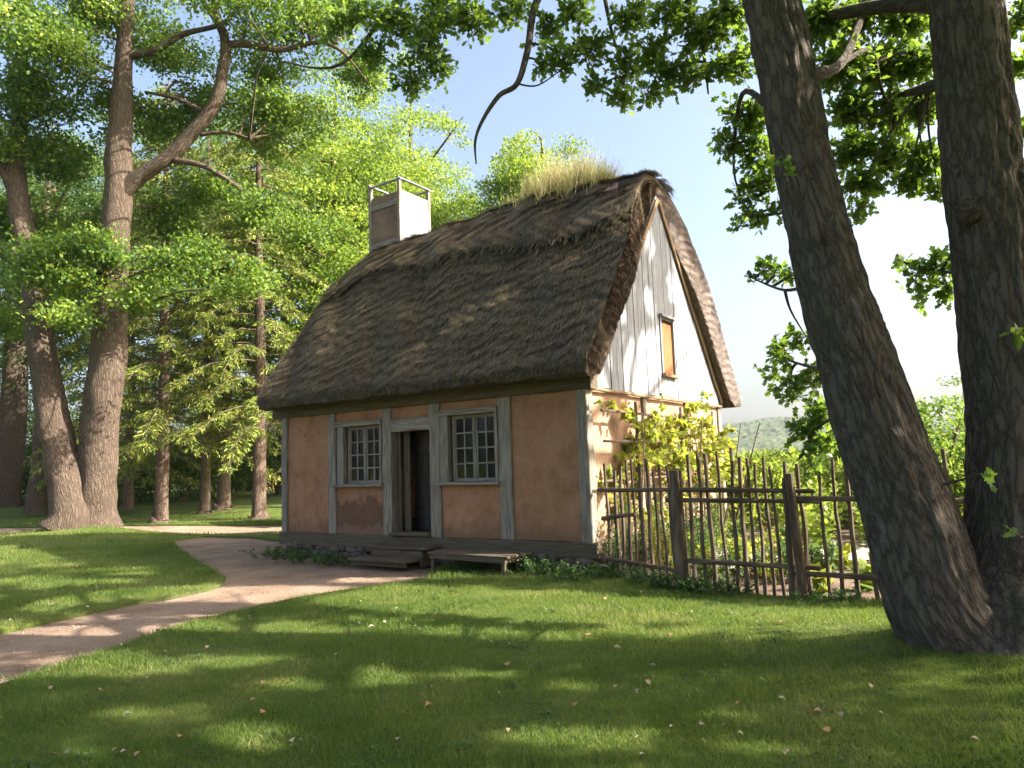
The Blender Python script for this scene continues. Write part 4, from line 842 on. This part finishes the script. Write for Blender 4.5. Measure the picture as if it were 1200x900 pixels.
# epicormic tufts on the trunks
for (bx, by, D, rp, n_) in ((918, 195, 5.75, 10, 22), (1196, 630, 5.3, 14, 10), (1199, 650, 5.25, 10, 8), (1190, 395, 5.5, 8, 14)):
    c = atd(bx, by, D); sp.add(c, rp / F * D, n_, near(c), .8, 6, .004, .4)
# high crown out of frame
sp.build(oak, M['oakleaf'], .092, OAK, M['oakbark'])
sp = Spray()
rr_ = random.Random(3); kept = 0
for i in range(1500):
    th = rr_.uniform(0, 6.283); rad = 7.2 * math.sqrt(rr_.random()); c = np.array([OAKP[0] - .3 + rad * math.cos(th), OAKP[1] + .3 + rad * math.sin(th), 6.6 + rr_.random() * 6.5 * (1 - (rad / 8.5) ** 2)])
    px_, py_, ok = pj(c)
    if ok[0] and py_[0] > -45 and -60 < px_[0] < 1260: continue
    if lit_at(c, 1.35)[0]: continue
    sp.add(c, .55, 40, near(c) if kept % 6 == 0 else None, .6, 8, .006, cull=lambda e: lit_at(e, 1.25)[0]); kept += 1
Pc = np.concatenate(sp.P); Dc = np.concatenate(sp.D); kk = ~lit_at(Pc, 1.15); sp.P = [Pc[kk]]; sp.D = [Dc[kk]]
sp.build(oak, M['oakleaf'], .12, OAK, M['oakbark'], 'upper_crown')

# ---- unseen oaks added outside the frame, crowns cut to shade lawn and roof
def shade_oak(x, y, hgt, rad, zc, rz, nclump, label, leafsize=.17):
    t = empty('oak_tree', (x, y, 0), label=label, cat='tree'); mb = MB()
    C = limb(mb, [(0, 0, -.1, .5), (.05, .05, .7, .36), (.15, 0, 3, .3), (0, .2, zc - 2, .24), (.1, 0, zc + 2, .14), (0, 0, hgt - 1, .04)], 5, 18, lump=.15)
    P = []; kept = 0
    for k in range(14):
        th = k * 2.4; z0 = zc - 2.5 + k * .35; e = np.array([math.cos(th) * rad * .75, math.sin(th) * rad * .75, z0 + 2.0])
        limb(mb, [(0, .1, z0, .12), (e[0]*.4, e[1]*.4, z0 + .9, .08), (*e, .02)], 4, 7)
    mb.build('trunk', M['bark'], t, smooth=True)
    for i in range(nclump):
        v = RNG.normal(size=3); v = v / np.linalg.norm(v) * RNG.random() ** .45; c = np.array([x + v[0] * rad, y + v[1] * rad, zc + v[2] * rz])
        if c[2] < 3: continue
        a_ = RNG.normal(size=(150, 3)) * np.array([.42, .42, .28]) + c; k = ~lit_at(a_, 1.25)
        a_ = a_[k]
        px_, py_, ok = pj(a_); a_ = a_[~(ok & (px_ > -20) & (px_ < 1225) & (py_ > -20))]
        if len(a_): P.append(a_)
    leaves('crown', np.concatenate(P) - np.array([x, y, 0]), leafsize, M['oakleaf'], t, LEAF4)
shade_oak(9.0, 1.6, 15, 5.0, 8.6, 4.8, 230, 'added unseen shade oak beyond the right edge of the picture beside the lawn')
shade_oak(14.5, 9.0, 18, 4.8, 12.6, 4.2, 250, 'added unseen tall shade oak far beyond the right edge of the picture by the fence')
shade_oak(7.5, -3.6, 13, 4.6, 8.2, 4.0, 200, 'added unseen shade oak behind the camera to the right of the lawn')
shade_oak(14.0, -1.0, 15, 5.0, 10.0, 4.5, 200, 'added unseen shade oak far to the right behind the camera')

# ---- broadleaf trees
def shell_tree(name, x, y, trunk, lobes, lm, leafsize, label, group=None, per=150, cl=.5, dens=1.0, bark='bark', tmpl=LEAF4, limbs_=None, sky=None, cat='tree'):
    """trunk: list of (dx,dy,z,r) lists; lobes: (dx,dy,z,rx,ry,rz,nclumps)"""
    zb = float(gz(np.array(x), np.array(y))); t = empty(name, (x, y, zb - .05), label=label, cat=cat, group=group); mb = MB(); ends = []
    for tr in trunk:
        C = limb(mb, tr, 6, 16 if tr[0][3] > .2 else 9, lump=.16, stretch=.22); ends.append(C[:, :3])
    E_ = np.concatenate(ends); P = []; TN = []
    for (dx, dy, z, rx, ry, rz, nc) in lobes:
        for i in range(int(nc * dens)):
            v = RNG.normal(size=3); v = v / np.linalg.norm(v) * (RNG.random() ** .4) * (1 + .25 * noise.noise(Vector(v.tolist()) * 2)); c = np.array([dx + v[0]*rx, dy + v[1]*ry, z + v[2]*rz])
            if sky is not None and sky(c + np.array([x, y, zb])): continue
            if i % 7 == 0:
                s_ = E_[np.argmin(((E_ - c) ** 2).sum(1) + np.where(E_[:, 2] > c[2], 30, 0))]; m_ = (s_ + c)/2 + RNG.normal(0, .15, 3) + [0, 0, .25]
                mb.tube([s_, m_, c], [.045, .025, .008], 5, cap=False)
            k = int(per * RNG.uniform(.5, 1.4)); nb = RNG.normal(size=(k, 3)) * np.array([cl, cl, cl * .42]); P.append(c + nb); TN.append(np.full(k, RNG.normal(0, .2)))
    mb.build('trunk', M[bark], t, smooth=True)
    P = np.concatenate(P); tone = .42 + .12 * np.sin(P[:, 0] * 1.3 + P[:, 2]) + RNG.normal(0, .24, len(P)) + np.concatenate(TN)
    if sky is not None: P_ = P + np.array([x, y, zb]); px_, py_, ok = pj(P_); kk = ~np.array(skymask(px_, py_)); P = P[kk]; tone = tone[kk]
    leaves('crown', P, leafsize, lm, t, tmpl, rnd=np.clip(tone, 0, 1)); return t
def skymask(px, py):
    px = np.asarray(px); py = np.asarray(py)
    edge = np.interp(py, [0, 40, 80, 130, 170, 200, 240, 290], [538, 552, 545, 528, 556, 552, 575, 600]) + 7 * np.sin(py * .31) + 5 * np.sin(py * .13 + 1)
    top2_ = np.interp(px, [560, 590, 610, 635, 660, 685, 705, 722, 740], [215, 165, 150, 128, 122, 135, 150, 175, 240]) + 5 * np.sin(px * .4)
    return (px > edge) & (py < top2_) & (px < 860) | ((px > 728) & (px < 870) & (py < 470))
skyc = lambda c: bool(skymask(*[a[0] for a in pj(c)[:2]]))

# double-trunked tree at the left
def rel(pts, base, D0, dD=0): return [tuple(atd(x_, y_, D0 + dD * (625 - y_) / 625) - base) + (r_ * (.84 if r_ < 35 else .74) / F * D0,) for x_, y_, r_ in pts]
lb = np.array([LTP[0], LTP[1], float(gz(*LTP)) - .05])
q1 = rel([(78, 622, 40), (84, 600, 28), (76, 560, 24), (66, 510, 21), (55, 450, 19), (45, 380, 17), (38, 310, 16), (24, 250, 15), (18, 180, 13), (28, 100, 11), (26, 50, 9), (32, -60, 6)], lb, 21.4, 1.0)
q2 = rel([(112, 622, 40), (112, 600, 27), (114, 560, 25), (116, 510, 24), (124, 450, 24), (130, 380, 22), (133, 310, 19), (138, 240, 19), (140, 170, 17), (144, 100, 13), (146, 50, 11), (152, -60, 8)], lb, 21.9, -.5)
q3 = rel([(136, 232, 12), (165, 206, 10.5), (200, 182, 10), (225, 155, 9.5), (250, 125, 9), (260, 90, 8), (264, 50, 7), (252, 10, 5), (248, -50, 4)], lb, 22.2, -1.0)
q4 = rel([(262, 52, 5.5), (290, 52, 5), (330, 58, 4.5), (370, 50, 3.2), (400, 60, 2.2), (430, 95, 1.2)], lb, 22.2, -1.0)
q5 = rel([(205, 188, 5), (240, 195, 4), (280, 220, 3.5), (310, 240, 3), (345, 280, 2.2), (380, 300, 1.2)], lb, 22.2, -1)
q6 = rel([(150, 65, 6), (180, 60, 5), (215, 40, 4), (260, 28, 3), (282, 5, 2)], lb, 22.35, -1)
q7 = rel([(238, 130, 4), (205, 115, 3), (170, 108, 2)], lb, 22.2, -1)
q8 = rel([(235, 158, 3), (265, 155, 2.6), (292, 162, 1.4)], lb, 22.2, -1)
q9 = rel([(22, 240, 9), (0, 195, 7), (-40, 170, 5), (-80, 120, 3)], lb, 22.6, -1)
q10 = rel([(34, 25, 7), (15, 12, 7), (-10, 28, 7), (-60, 20, 5)], lb, 23.3, -1)
big_lobes = []
for (px_, py_, D, rp, nc) in ((40, 50, 20, 62, 34), (110, 120, 22.6, 46, 18), (60, 180, 22.8, 52, 26), (190, 60, 22.6, 52, 20), (20, 260, 22.9, 42, 20), (90, 270, 23.2, 48, 22), (250, 110, 23.2, 46, 16), (320, 60, 22.4, 52, 20), (200, 250, 23.2, 42, 16), (30, 110, 21, 42, 18),
                              (380, 20, 21.6, 50, 18), (330, 150, 23, 50, 18), (110, 20, 21.2, 36, 14), (170, 330, 23.5, 40, 14), (60, 330, 20.4, 34, 9), (420, 90, 22.5, 34, 10), (-40, 150, 21, 60, 26), (150, -60, 21.5, 120, 60), (350, -60, 21, 90, 40), (0, 380, 23, 36, 12), (60, 300, 20.2, 34, 12), (112, 292, 20.4, 30, 9), (150, 350, 20.6, 26, 6), (75, 372, 20.2, 22, 4), (300, 240, 21.2, 30, 8), (345, 275, 21.3, 28, 8), (245, 225, 23.0, 34, 10), (215, 300, 20.5, 36, 9), (200, 140, 23.2, 34, 8), (315, 130, 22.4, 36, 10), (290, 330, 19.5, 36, 6), (180, 150, 23, 30, 6), (260, -40, 19, 90, 26), (330, -20, 17.5, 70, 14)):
    c = atd(px_, py_, D) - lb; r = rp / F * D; big_lobes.append((*c, r, r * .9, r * .72, nc))
shell_tree('double_trunk_tree', lb[0], lb[1], [q1, q2, q3, q4, q5, q6, q7, q8, q9, q10], big_lobes, M['leafA'], .13, 'huge twin-trunked tree with a spreading curved limb on the left lawn', per=230, cl=.34)

def at_px(px, D): q = atd(px, 560, D); return q[0], q[1]
def maple(px, D, hgt, crown_r, zc, rz, lm, label, nc=110, tr=.3, group='broadleaf trees behind the cottage', leafsize=.145, per=210, cl=.42, sky=True, cat='tree', lobes=None):
    x, y = at_px(px, D); trunk = [[(0, 0, -.2, tr * 1.5), (0, 0, .6, tr), (.2, .1, hgt * .35, tr * .75), (-.1, 0, hgt * .65, tr * .45), (.1, 0, hgt * .93, .04)]]
    for k in range(7):
        th = k * 2.4 + px; z0 = hgt * (.32 + .07 * k); e = crown_r * .75; trunk.append([(0, 0, z0, tr * .35), (math.cos(th)*e*.45, math.sin(th)*e*.45, z0 + 1.2, tr * .2), (math.cos(th)*e, math.sin(th)*e, z0 + 2.6, .03)])
    lb_ = [(0, 0, zc, crown_r, crown_r, rz, nc)]
    for k in range(5):
        th = k * 1.9 + px * .3; lb_.append((math.cos(th) * crown_r * .6, math.sin(th) * crown_r * .6, zc + rz * random.uniform(-.6, .5), crown_r * .55, crown_r * .55, rz * .4, nc // 5))
    return shell_tree('maple_tree', x, y, trunk, lb_, lm, leafsize, label, group, per, cl, sky=(skyc if sky else None))
maple(395, 31, 20, 4.6, 11.5, 7.2, M['leafB'], 'bright green maple rising left of the chimney', 260)
maple(490, 36, 24, 4.8, 12.5, 9.0, M['leafB'], 'tall yellow-green maple directly behind the chimney', 280)
maple(330, 40, 25, 5.2, 14, 9.5, M['leafA'], 'tall green maple between the spruces and the chimney', 170, sky=True)
maple(650, 33, 18, 3.3, 12.6, 4.9, M['leafB'], 'maple whose crown shows above the grassy roof ridge', 190, .2)
maple(575, 38, 16, 3.8, 10, 5.2, M['leafA'], 'green maple low behind the ridge right of the chimney', 110, .2)
maple(240, 44, 27, 6, 15, 10, M['leafA'], 'tall maple in the wood above the middle spruce', 170, sky=False)
maple(130, 43, 26, 6, 14, 10, M['leafA'], 'tall maple in the wood behind the twin-trunked tree', 150, sky=False)
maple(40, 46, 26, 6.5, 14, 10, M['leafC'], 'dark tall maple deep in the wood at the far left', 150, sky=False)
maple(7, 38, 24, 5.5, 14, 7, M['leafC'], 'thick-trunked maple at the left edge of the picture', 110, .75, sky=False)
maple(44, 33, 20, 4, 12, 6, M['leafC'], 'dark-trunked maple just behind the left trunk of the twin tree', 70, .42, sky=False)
maple(-90, 36, 24, 6, 12, 9, M['leafA'], 'maple beyond the left edge of the picture', 110, sky=False)

# ---- conifers
def spruce(px, D, hgt, r0, zlow, label, tr=.24, nb=110, gap=1.0):
    x, y = at_px(px, D); zb = float(gz(np.array(x), np.array(y))); t = empty('spruce_tree', (x, y, zb), label=label, cat='tree', group='spruces at the edge of the wood'); mb = MB()
    def rip(th, ln, r, off): return .012 * noise.noise(Vector((math.cos(th) * 3, math.sin(th) * 3, ln * 2)))
    limb(mb, [(0, 0, -.3, tr * 1.9), (0, 0, .08, tr * 1.55), (.02, 0, .5, tr), (.05, 0, hgt * .3, tr * .8), (-.05, 0, hgt * .65, tr * .45), (0, 0, hgt, .02)], 8, 14, lump=.12)
    P = []; Dv = []
    for i in range(nb):
        f = (i + RNG.random()) / nb; z = zlow + (hgt - zlow - .4) * f; th = i * 2.399 + RNG.normal(0, .2); ln = r0 * (1 - f) ** .75 * RNG.uniform(.6, 1.15) + .35
        dr = np.array([math.cos(th), math.sin(th), 0]); pts = []
        for k in range(8): s = k / 7; pts.append(np.array([0, 0, z]) + dr * ln * s + np.array([0, 0, ln * (.18 * s - .52 * s * s)]) + RNG.normal(0, .02, 3))
        mb.tube(pts, [.035 * (1 - .85 * k / 7) for k in range(8)], 5, cap=False)
        side = np.array([-dr[1], dr[0], 0])
        for k in range(int(13 * ln / 1.2) + 3):
            s = RNG.uniform(.22, 1.0); b = pts[min(int(s * 7), 6)] * (1 - (s*7) % 1) + pts[min(int(s * 7) + 1, 7)] * ((s*7) % 1)
            sg = RNG.choice([-1, 1]); l2 = (.25 + .55 * (1 - s)) * RNG.uniform(.6, 1.2) * min(1, ln / 1.6); dd = side * sg * .85 + dr * .5 + np.array([0, 0, -.25 + RNG.normal(0, .1)])
            m_ = 13; u = RNG.random(m_)[:, None]; P.append(b + dd * l2 * u + RNG.normal(0, .035, (m_, 3)) - np.array([0, 0, .12]) * u); Dv.append(np.tile(dd, (m_, 1)) + np.array([0, 0, -.45]) + RNG.normal(0, .4, (m_, 3)))
    for i in range(26):      # bare lower snags
        z = RNG.uniform(1.6, zlow + 2.5); th = RNG.uniform(0, 6.28); ln = RNG.uniform(.4, 1.6); dr = np.array([math.cos(th), math.sin(th), -.1]); mb.tube([np.array([0, 0, z]), np.array([0, 0, z + .05]) + dr * ln * .5, np.array([0, 0, z - .1]) + dr * ln], [.018, .012, .003], 4, cap=False)
    mb.build('trunk', M['farbark'], t, smooth=True); P = np.concatenate(P); Dv = np.concatenate(Dv)
    leaves('crown', P, .17, M['needle'], t, NEED, Dv, (0, 0, 1.0))
spruce(189, 26.4, 17, 3.9, 2.7, 'spruce with a straight pale trunk nearest the twin-trunked tree')
spruce(303, 26.4, 18, 3.6, 3.0, 'spruce closest to the left wall of the cottage', .26)
spruce(240, 29.5, 16, 3.0, 3.6, 'slim spruce between the two larger spruces', .2, 90)
spruce(262, 31.5, 17, 3.0, 4.2, 'dark-trunked spruce just right of the slim spruce', .28, 80)
spruce(150, 33, 17, 4.0, 1.6, 'low-skirted spruce behind the right trunk of the twin tree', .22, 110)

# ---- understorey shrubs
def shrub(px, D, hgt, wd, lm, label, group, nc=40, leafsize=.12, per=110, name='shrub', cat='shrub', xy=None, cl=.28):
    x, y = xy if xy is not None else at_px(px, D); trunk = [[(0, 0, -.1, .04), (math.cos(k) * wd * .2, math.sin(k) * wd * .2, hgt * .4, .03), (math.cos(k) * wd * .5, math.sin(k) * wd * .5, hgt * .75, .01)] for k in (0, 1.3, 2.6, 3.9, 5.2)]
    return shell_tree(name, x, y, trunk, [(0, 0, hgt * .52, wd, wd * .8, hgt * .52, nc)], lm, leafsize, label, group, per, cl, bark='farbark', cat=cat)
for i, (px, D, h_, w_) in enumerate(((-30, 42, 4, 3.5), (25, 44, 3.6, 3), (75, 42, 4.5, 3.4), (125, 41, 3.6, 3), (165, 38, 3.2, 2.6), (215, 37, 3.4, 2.6), (255, 40, 4.2, 3.2), (285, 44, 5, 3.0), (325, 40, 4.4, 3), (20, 52, 7, 5), (90, 52, 8, 5), (160, 50, 8, 5), (225, 52, 8, 5), (290, 54, 8, 5), (350, 50, 8, 5))):
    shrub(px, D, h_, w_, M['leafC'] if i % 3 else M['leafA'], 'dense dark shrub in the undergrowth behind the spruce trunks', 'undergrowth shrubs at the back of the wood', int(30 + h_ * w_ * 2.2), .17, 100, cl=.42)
# small shed far behind the cottage's left corner
sx, sy = at_px(292, 46); shed = empty('garden_shed', (sx, sy, .4), R(-20), label='small red-brown shed glimpsed between the spruce trunks', cat='shed')
mb = MB(); box(mb, -1.4, 1.4, -1, 1, 0, 2.0); mb.build('wall', M['plaster'], shed)
mb = MB(); mb.add([(-1.7, -1.3, 1.95), (1.7, -1.3, 1.95), (1.7, 0, 3.1), (-1.7, 0, 3.1), (1.7, 1.3, 1.95), (-1.7, 1.3, 1.95), (-1.7, 0, 2.9), (1.7, 0, 2.9)], [(0, 1, 2, 3), (3, 2, 4, 5), (0, 6, 7, 1), (6, 5, 4, 7), (0, 3, 5, 6), (1, 7, 4, 2)]); mb.build('roof', M['thatch'], shed)
sx, sy = at_px(335, 24); sh2 = empty('outbuilding', (sx + 1.38, sy, 0), R(-34), label='brown thatched outbuilding just showing past the left corner of the cottage', cat='outbuilding')
mb = MB(); box(mb, -.5, 1.6, -.8, .8, 0, 1.75); mb.build('wall', M['doorwood'], sh2)
mb = MB(); V = [(-1.2, -1.1, 1.65), (1.9, -1.1, 1.65), (1.9, 0, 2.7), (-1.2, 0, 2.7), (1.9, 1.1, 1.65), (-1.2, 1.1, 1.65), (-1.2, 0, 2.5), (1.9, 0, 2.5)]; mb.add(V, [(0, 1, 2, 3), (3, 2, 4, 5), (0, 6, 7, 1), (6, 5, 4, 7), (0, 3, 5, 6), (1, 7, 4, 2)]); mb.build('roof', M['thatch'], sh2)

# ================================================================ GARDEN PLANTS
# field of tall crop
n_ = 95000; u = RNG.random(n_); y = 15.5 + 38 * u ** 1.6; x = RNG.uniform(.22, .95, n_) * y + 0; x = np.where(y < 22, np.maximum(x, 5.2 + (y - 15.5) * .1), x)
edge = 1.0 + .35 * np.sin(x * 1.1) ; k = y > 15.5 + edge; x, y = x[k], y[k]; n_ = len(x)
hm = (1.45 + .2 * np.sin(x * .6 + y * .3) + .12 * np.sin(x * 2.2)); zz = RNG.random(n_) ** .7 * hm
a_ = RNG.uniform(0, 6.28, n_); d = np.stack([np.cos(a_) * .7, np.sin(a_) * .7, RNG.uniform(-.2, 1.2, n_)], 1)
CORN = np.array([(-.05, 0, 0), (.05, 0, 0), (.07, .45, .05), (0, 1, -.12), (-.07, .45, .05)])
leaves('crop_field', np.stack([x, y, zz], 1), .30, M['corn'], None, CORN, d, (0, 0, 1), kind='stuff', label='dense bright yellow-green crop standing beyond the garden path', cat='crop')
# trees and shrubs beyond the field
for (px, D, h_, w_, lm, lab) in ((1098, 17, 3.15, 1.35, M['leafA'], 'round fruit tree seen between the two oak trunks'), (1000, 22, 2.4, 1.0, M['leafA'], 'leafy shrub mostly behind the leaning oak trunk'), (1190, 24, 4.4, 2.4, M['leafA'], 'tall shrub beyond the right edge of the upright oak trunk')):
    x_, y_ = at_px(px, D); shrub(px, D, h_, w_, lm, lab, None, 60, .10, 150, 'fruit_tree', 'tree', cl=.24)
def stemplant(px, py, hgt, nst, lm, size, label, name='garden_plant', group=None, spread=.18, tmpl=LEAF4, xy=None, lps=16, cat='plant'):
    x, y = gp(px, py) if xy is None else xy; t = empty(name, (x, y, float(gz(np.array(x), np.array(y))) - .02), label=label, cat=cat, group=group); mb = MB(); P = []; D = []
    for i in range(nst):
        a_ = RNG.uniform(0, 6.28); s = spread * RNG.random(); b = np.array([math.cos(a_) * s, math.sin(a_) * s, 0]); e = b * 1.8 + np.array([RNG.normal(0, .06), RNG.normal(0, .06), hgt * RNG.uniform(.6, 1.05)])
        mb.tube([b, (b + e)/2 + RNG.normal(0, .02, 3), e], [.006, .005, .003], 4)
        u = RNG.uniform(.15, 1.02, lps)[:, None]; P.append(b + (e - b) * u + RNG.normal(0, .02, (lps, 3))); a2 = RNG.uniform(0, 6.28, lps); D.append(np.stack([np.cos(a2), np.sin(a2), RNG.uniform(-.2, .6, lps)], 1))
    mb.build('stem', lm, t); leaves('foliage', np.concatenate(P), size, lm, t, tmpl, np.concatenate(D), (0, 0, 1)); return t
grp = 'bushy garden plants behind the pole fence'
for i in range(26):
    s = random.random(); A0 = FENCE[0] + (FENCE[1] - FENCE[0]) * (i / 25 * 1.0); off = random.uniform(.25, 1.5)
    if i < 18: xy = (FENCE[0] + (FENCE[2] - FENCE[0]) * (i / 17) + np.array([.55, .8]) * off)
    else: xy = np.array([3.2 + random.random() * 1.6, 11.2 + random.random() * 2.5])
    hgt = random.uniform(.7, 1.35) if i < 9 else random.uniform(.25, .6)
    stemplant(0, 0, hgt, 12, M['weed'] if i % 3 else M['vineleaf'], .07, 'bushy leafy plant growing close behind the pole fence and gate', group=grp, xy=tuple(xy), spread=.28, lps=26)
for i, (px, py) in enumerate(((1035, 668), (1020, 690), (960, 690), (1110, 640), (1050, 640), (900, 675), (985, 665), (870, 655), (1090, 660), (1140, 660))):
    stemplant(px, py, .28, 9, M['corn'] if i % 2 else M['vineleaf'], .2, 'low broad-leaved vegetable plant on the bare garden soil', 'vegetable_plant', 'vegetables on the garden soil', .05, MAPLE, lps=3)
for i in range(34):
    x_ = random.uniform(4.2, 13); y_ = random.uniform(12.5, 16.5)
    stemplant(0, 0, random.uniform(.5, 1.2), 10, M['corn'], .16, 'tall leafy plant along the far side of the garden path', group='plants along the garden path', xy=(x_, y_), spread=.3, lps=20)
# vine on trellis poles at the gable
tr = empty('wall_trellis', tuple(h2w(.2, 0, 0)), math.atan2(HX[1], HX[0]), label='thin horizontal poles fixed to the sunny gable wall for the vine', cat='trellis')
for zz in (1.35, 1.95, 2.42):
    mb = MB(); mb.tube(wob((0, .1, zz), (0, 5.2, zz - .02), 12, .012), [.022] * 12, 7, .08); mb.build('rail', M['pole'], tr)
for yy in (1.2, 3.2, 5.0):
    mb = MB(); mb.tube(wob((.04, yy, -.05), (.04, yy, 2.6), 8, .012), [.025] * 8, 7, .08); mb.build('post', M['pole'], tr)
vn = empty('grape_vine', tuple(h2w(.3, 2.5, 0)), 0, label='yellowing grape vine climbing the gable wall behind the fence', cat='vine')
vo_ = np.array(vn.location); sp = Spray()
blobs = []
for (px, py, rp, n_) in ((722, 472, 14, 20), (738, 490, 16, 40), (757, 500, 20, 70), (780, 512, 24, 110), (745, 515, 18, 60), (800, 500, 22, 90), (812, 478, 16, 46), (826, 500, 22, 90), (845, 515, 20, 80), (790, 530, 26, 130), (830, 530, 26, 130), (850, 545, 20, 80), (760, 535, 20, 80), (858, 525, 12, 36), (735, 545, 18, 60),
                        (715, 560, 14, 40), (745, 570, 20, 60), (790, 560, 26, 110), (830, 562, 24, 110), (770, 485, 12, 26), (870, 555, 14, 40), (728, 590, 18, 50), (765, 600, 22, 70), (705, 470, 6, 6), (820, 465, 8, 12), (770, 458, 8, 8)):
    yv = random.uniform(.0, .5); D = 11.4 + (px - 700) / 160 * 4.2; c = atd(px, py, D * .97 - .2); sp.add(c, rp / F * D, int(n_ * 1.7), None, .8, 7, .005, .3)
for k in range(7):
    b = np.array([*h2w(.45, .6 + k * .75, 0)]); e = b + np.array([RNG.normal(0, .3), RNG.normal(0, .3), 2.3]); sp.tw.tube([b, (b + e)/2 + RNG.normal(0, .1, 3), e], [.02, .015, .008], 6)
sp.build(vn, M['vineleaf'], .12, MAPLE, M['farbark'], 'foliage')
# weeds by the foundations and the fence
wl = 'low green weeds against the cottage foundation'
for i, (px, py, h_, sprd) in enumerate(((318, 652, .22, .3), (338, 655, .25, .3), (360, 658, .22, .3), (385, 660, .2, .25), (405, 661, .16, .25), (545, 668, .3, .2), (620, 672, .3, .25), (640, 676, .32, .3), (660, 678, .22, .3), (607, 668, .34, .2), (680, 682, .16, .25))):
    x_, y_ = gp(px, py); stemplant(0, 0, h_, 16, M['weed'], .055, wl, 'weed_clump', 'weeds against the cottage foundation', sprd, xy=(x_, y_), lps=18)
for i in range(26):
    s = i / 25; A0 = FENCE[0] if s < .35 else (FENCE[1] if s < .6 else FENCE[2]); B0 = FENCE[1] if s < .35 else (FENCE[2] if s < .6 else FENCE[3]); t = random.random(); c = A0 + (B0 - A0) * t * (.6 if s >= .6 else 1)
    stemplant(0, 0, random.uniform(.12, .26), 12, M['weed'], .055, 'tuft of weeds along the foot of the pole fence', 'weed_clump', 'weeds along the foot of the fence', .2, xy=(c[0] - .05, c[1] - .12), lps=12)
# leafy sprig growing up between bench and wall
# ---- fallen leaves on the lawn and path
base = []
for k in range(3):
    a_ = RNG.uniform(0, 6.28); bm = OAK.copy() if k < 2 else MAPLE.copy(); bm = bm * .062; V = bm.copy(); V[:, 2] = .012 * np.sin(bm[:, 1] * 60) + .01 * np.abs(bm[:, 0]) * 20
    o = quadmesh('fallen_leaf', V[None], len(V), M['deadleaf'], None, np.array([.15, .45, .85][k:k+1])); base.append(o)
spots = []
while len(spots) < 96:
    px, py = random.uniform(10, 1190), 690 + 205 * random.random() ** 1.0
    x_, y_ = gp(px, py)
    if inpoly([x_], [y_], LAWN_OUT)[0] and not (inpoly([x_], [y_], PATH)[0]) and np.hypot(x_ - OAKP[0], y_ - OAKP[1]) > 1.0: spots.append((x_, y_))
for i, (x_, y_) in enumerate(spots):
    k = [0, 1, 0, 1, 2][i % 5]; src = base[k]
    o = src if not src.get('used') else src.copy()
    if src.get('used'): COL.objects.link(o)
    src['used'] = 1
    o.location = (x_, y_, float(gz(np.array(x_), np.array(y_))) + .036); o.rotation_euler = (random.uniform(-.4, .4), random.uniform(-.4, .4), random.uniform(0, 6.28)); s = random.uniform(.6, 1.1); o.scale = (s, s, s)
    tag(o, 'small orange-brown leaf fallen on the lawn' if k == 2 else 'small pale dry leaf fallen on the lawn', 'leaf', 'fallen leaves scattered on the lawn')
for o in COL.objects:
    if 'used' in o: del o['used']

# ---- the hazy autumn air
me = bpy.data.meshes.new('haze'); bm = bmesh.new(); bmesh.ops.create_cube(bm, size=1)
for v in bm.verts: v.co = Vector((200 + v.co.x * 2440, 600 + v.co.y * 1440, 37 + v.co.z * 86))
bm.to_mesh(me); bm.free(); m = bpy.data.materials.new('haze'); m.use_nodes = True; n = m.node_tree.nodes; n.remove(n['Principled BSDF'])
pv = n.new('ShaderNodeVolumePrincipled'); pv.inputs['Color'].default_value = (.82, .90, 1, 1); pv.inputs['Density'].default_value = HAZE; pv.inputs['Anisotropy'].default_value = .2
m.node_tree.links.new(pv.outputs[0], n['Material Output'].inputs['Volume']); me.materials.append(m); o = bpy.data.objects.new('haze', me); COL.objects.link(o); tag(o, 'thin pale haze in the air over the valley', 'haze', kind='stuff')
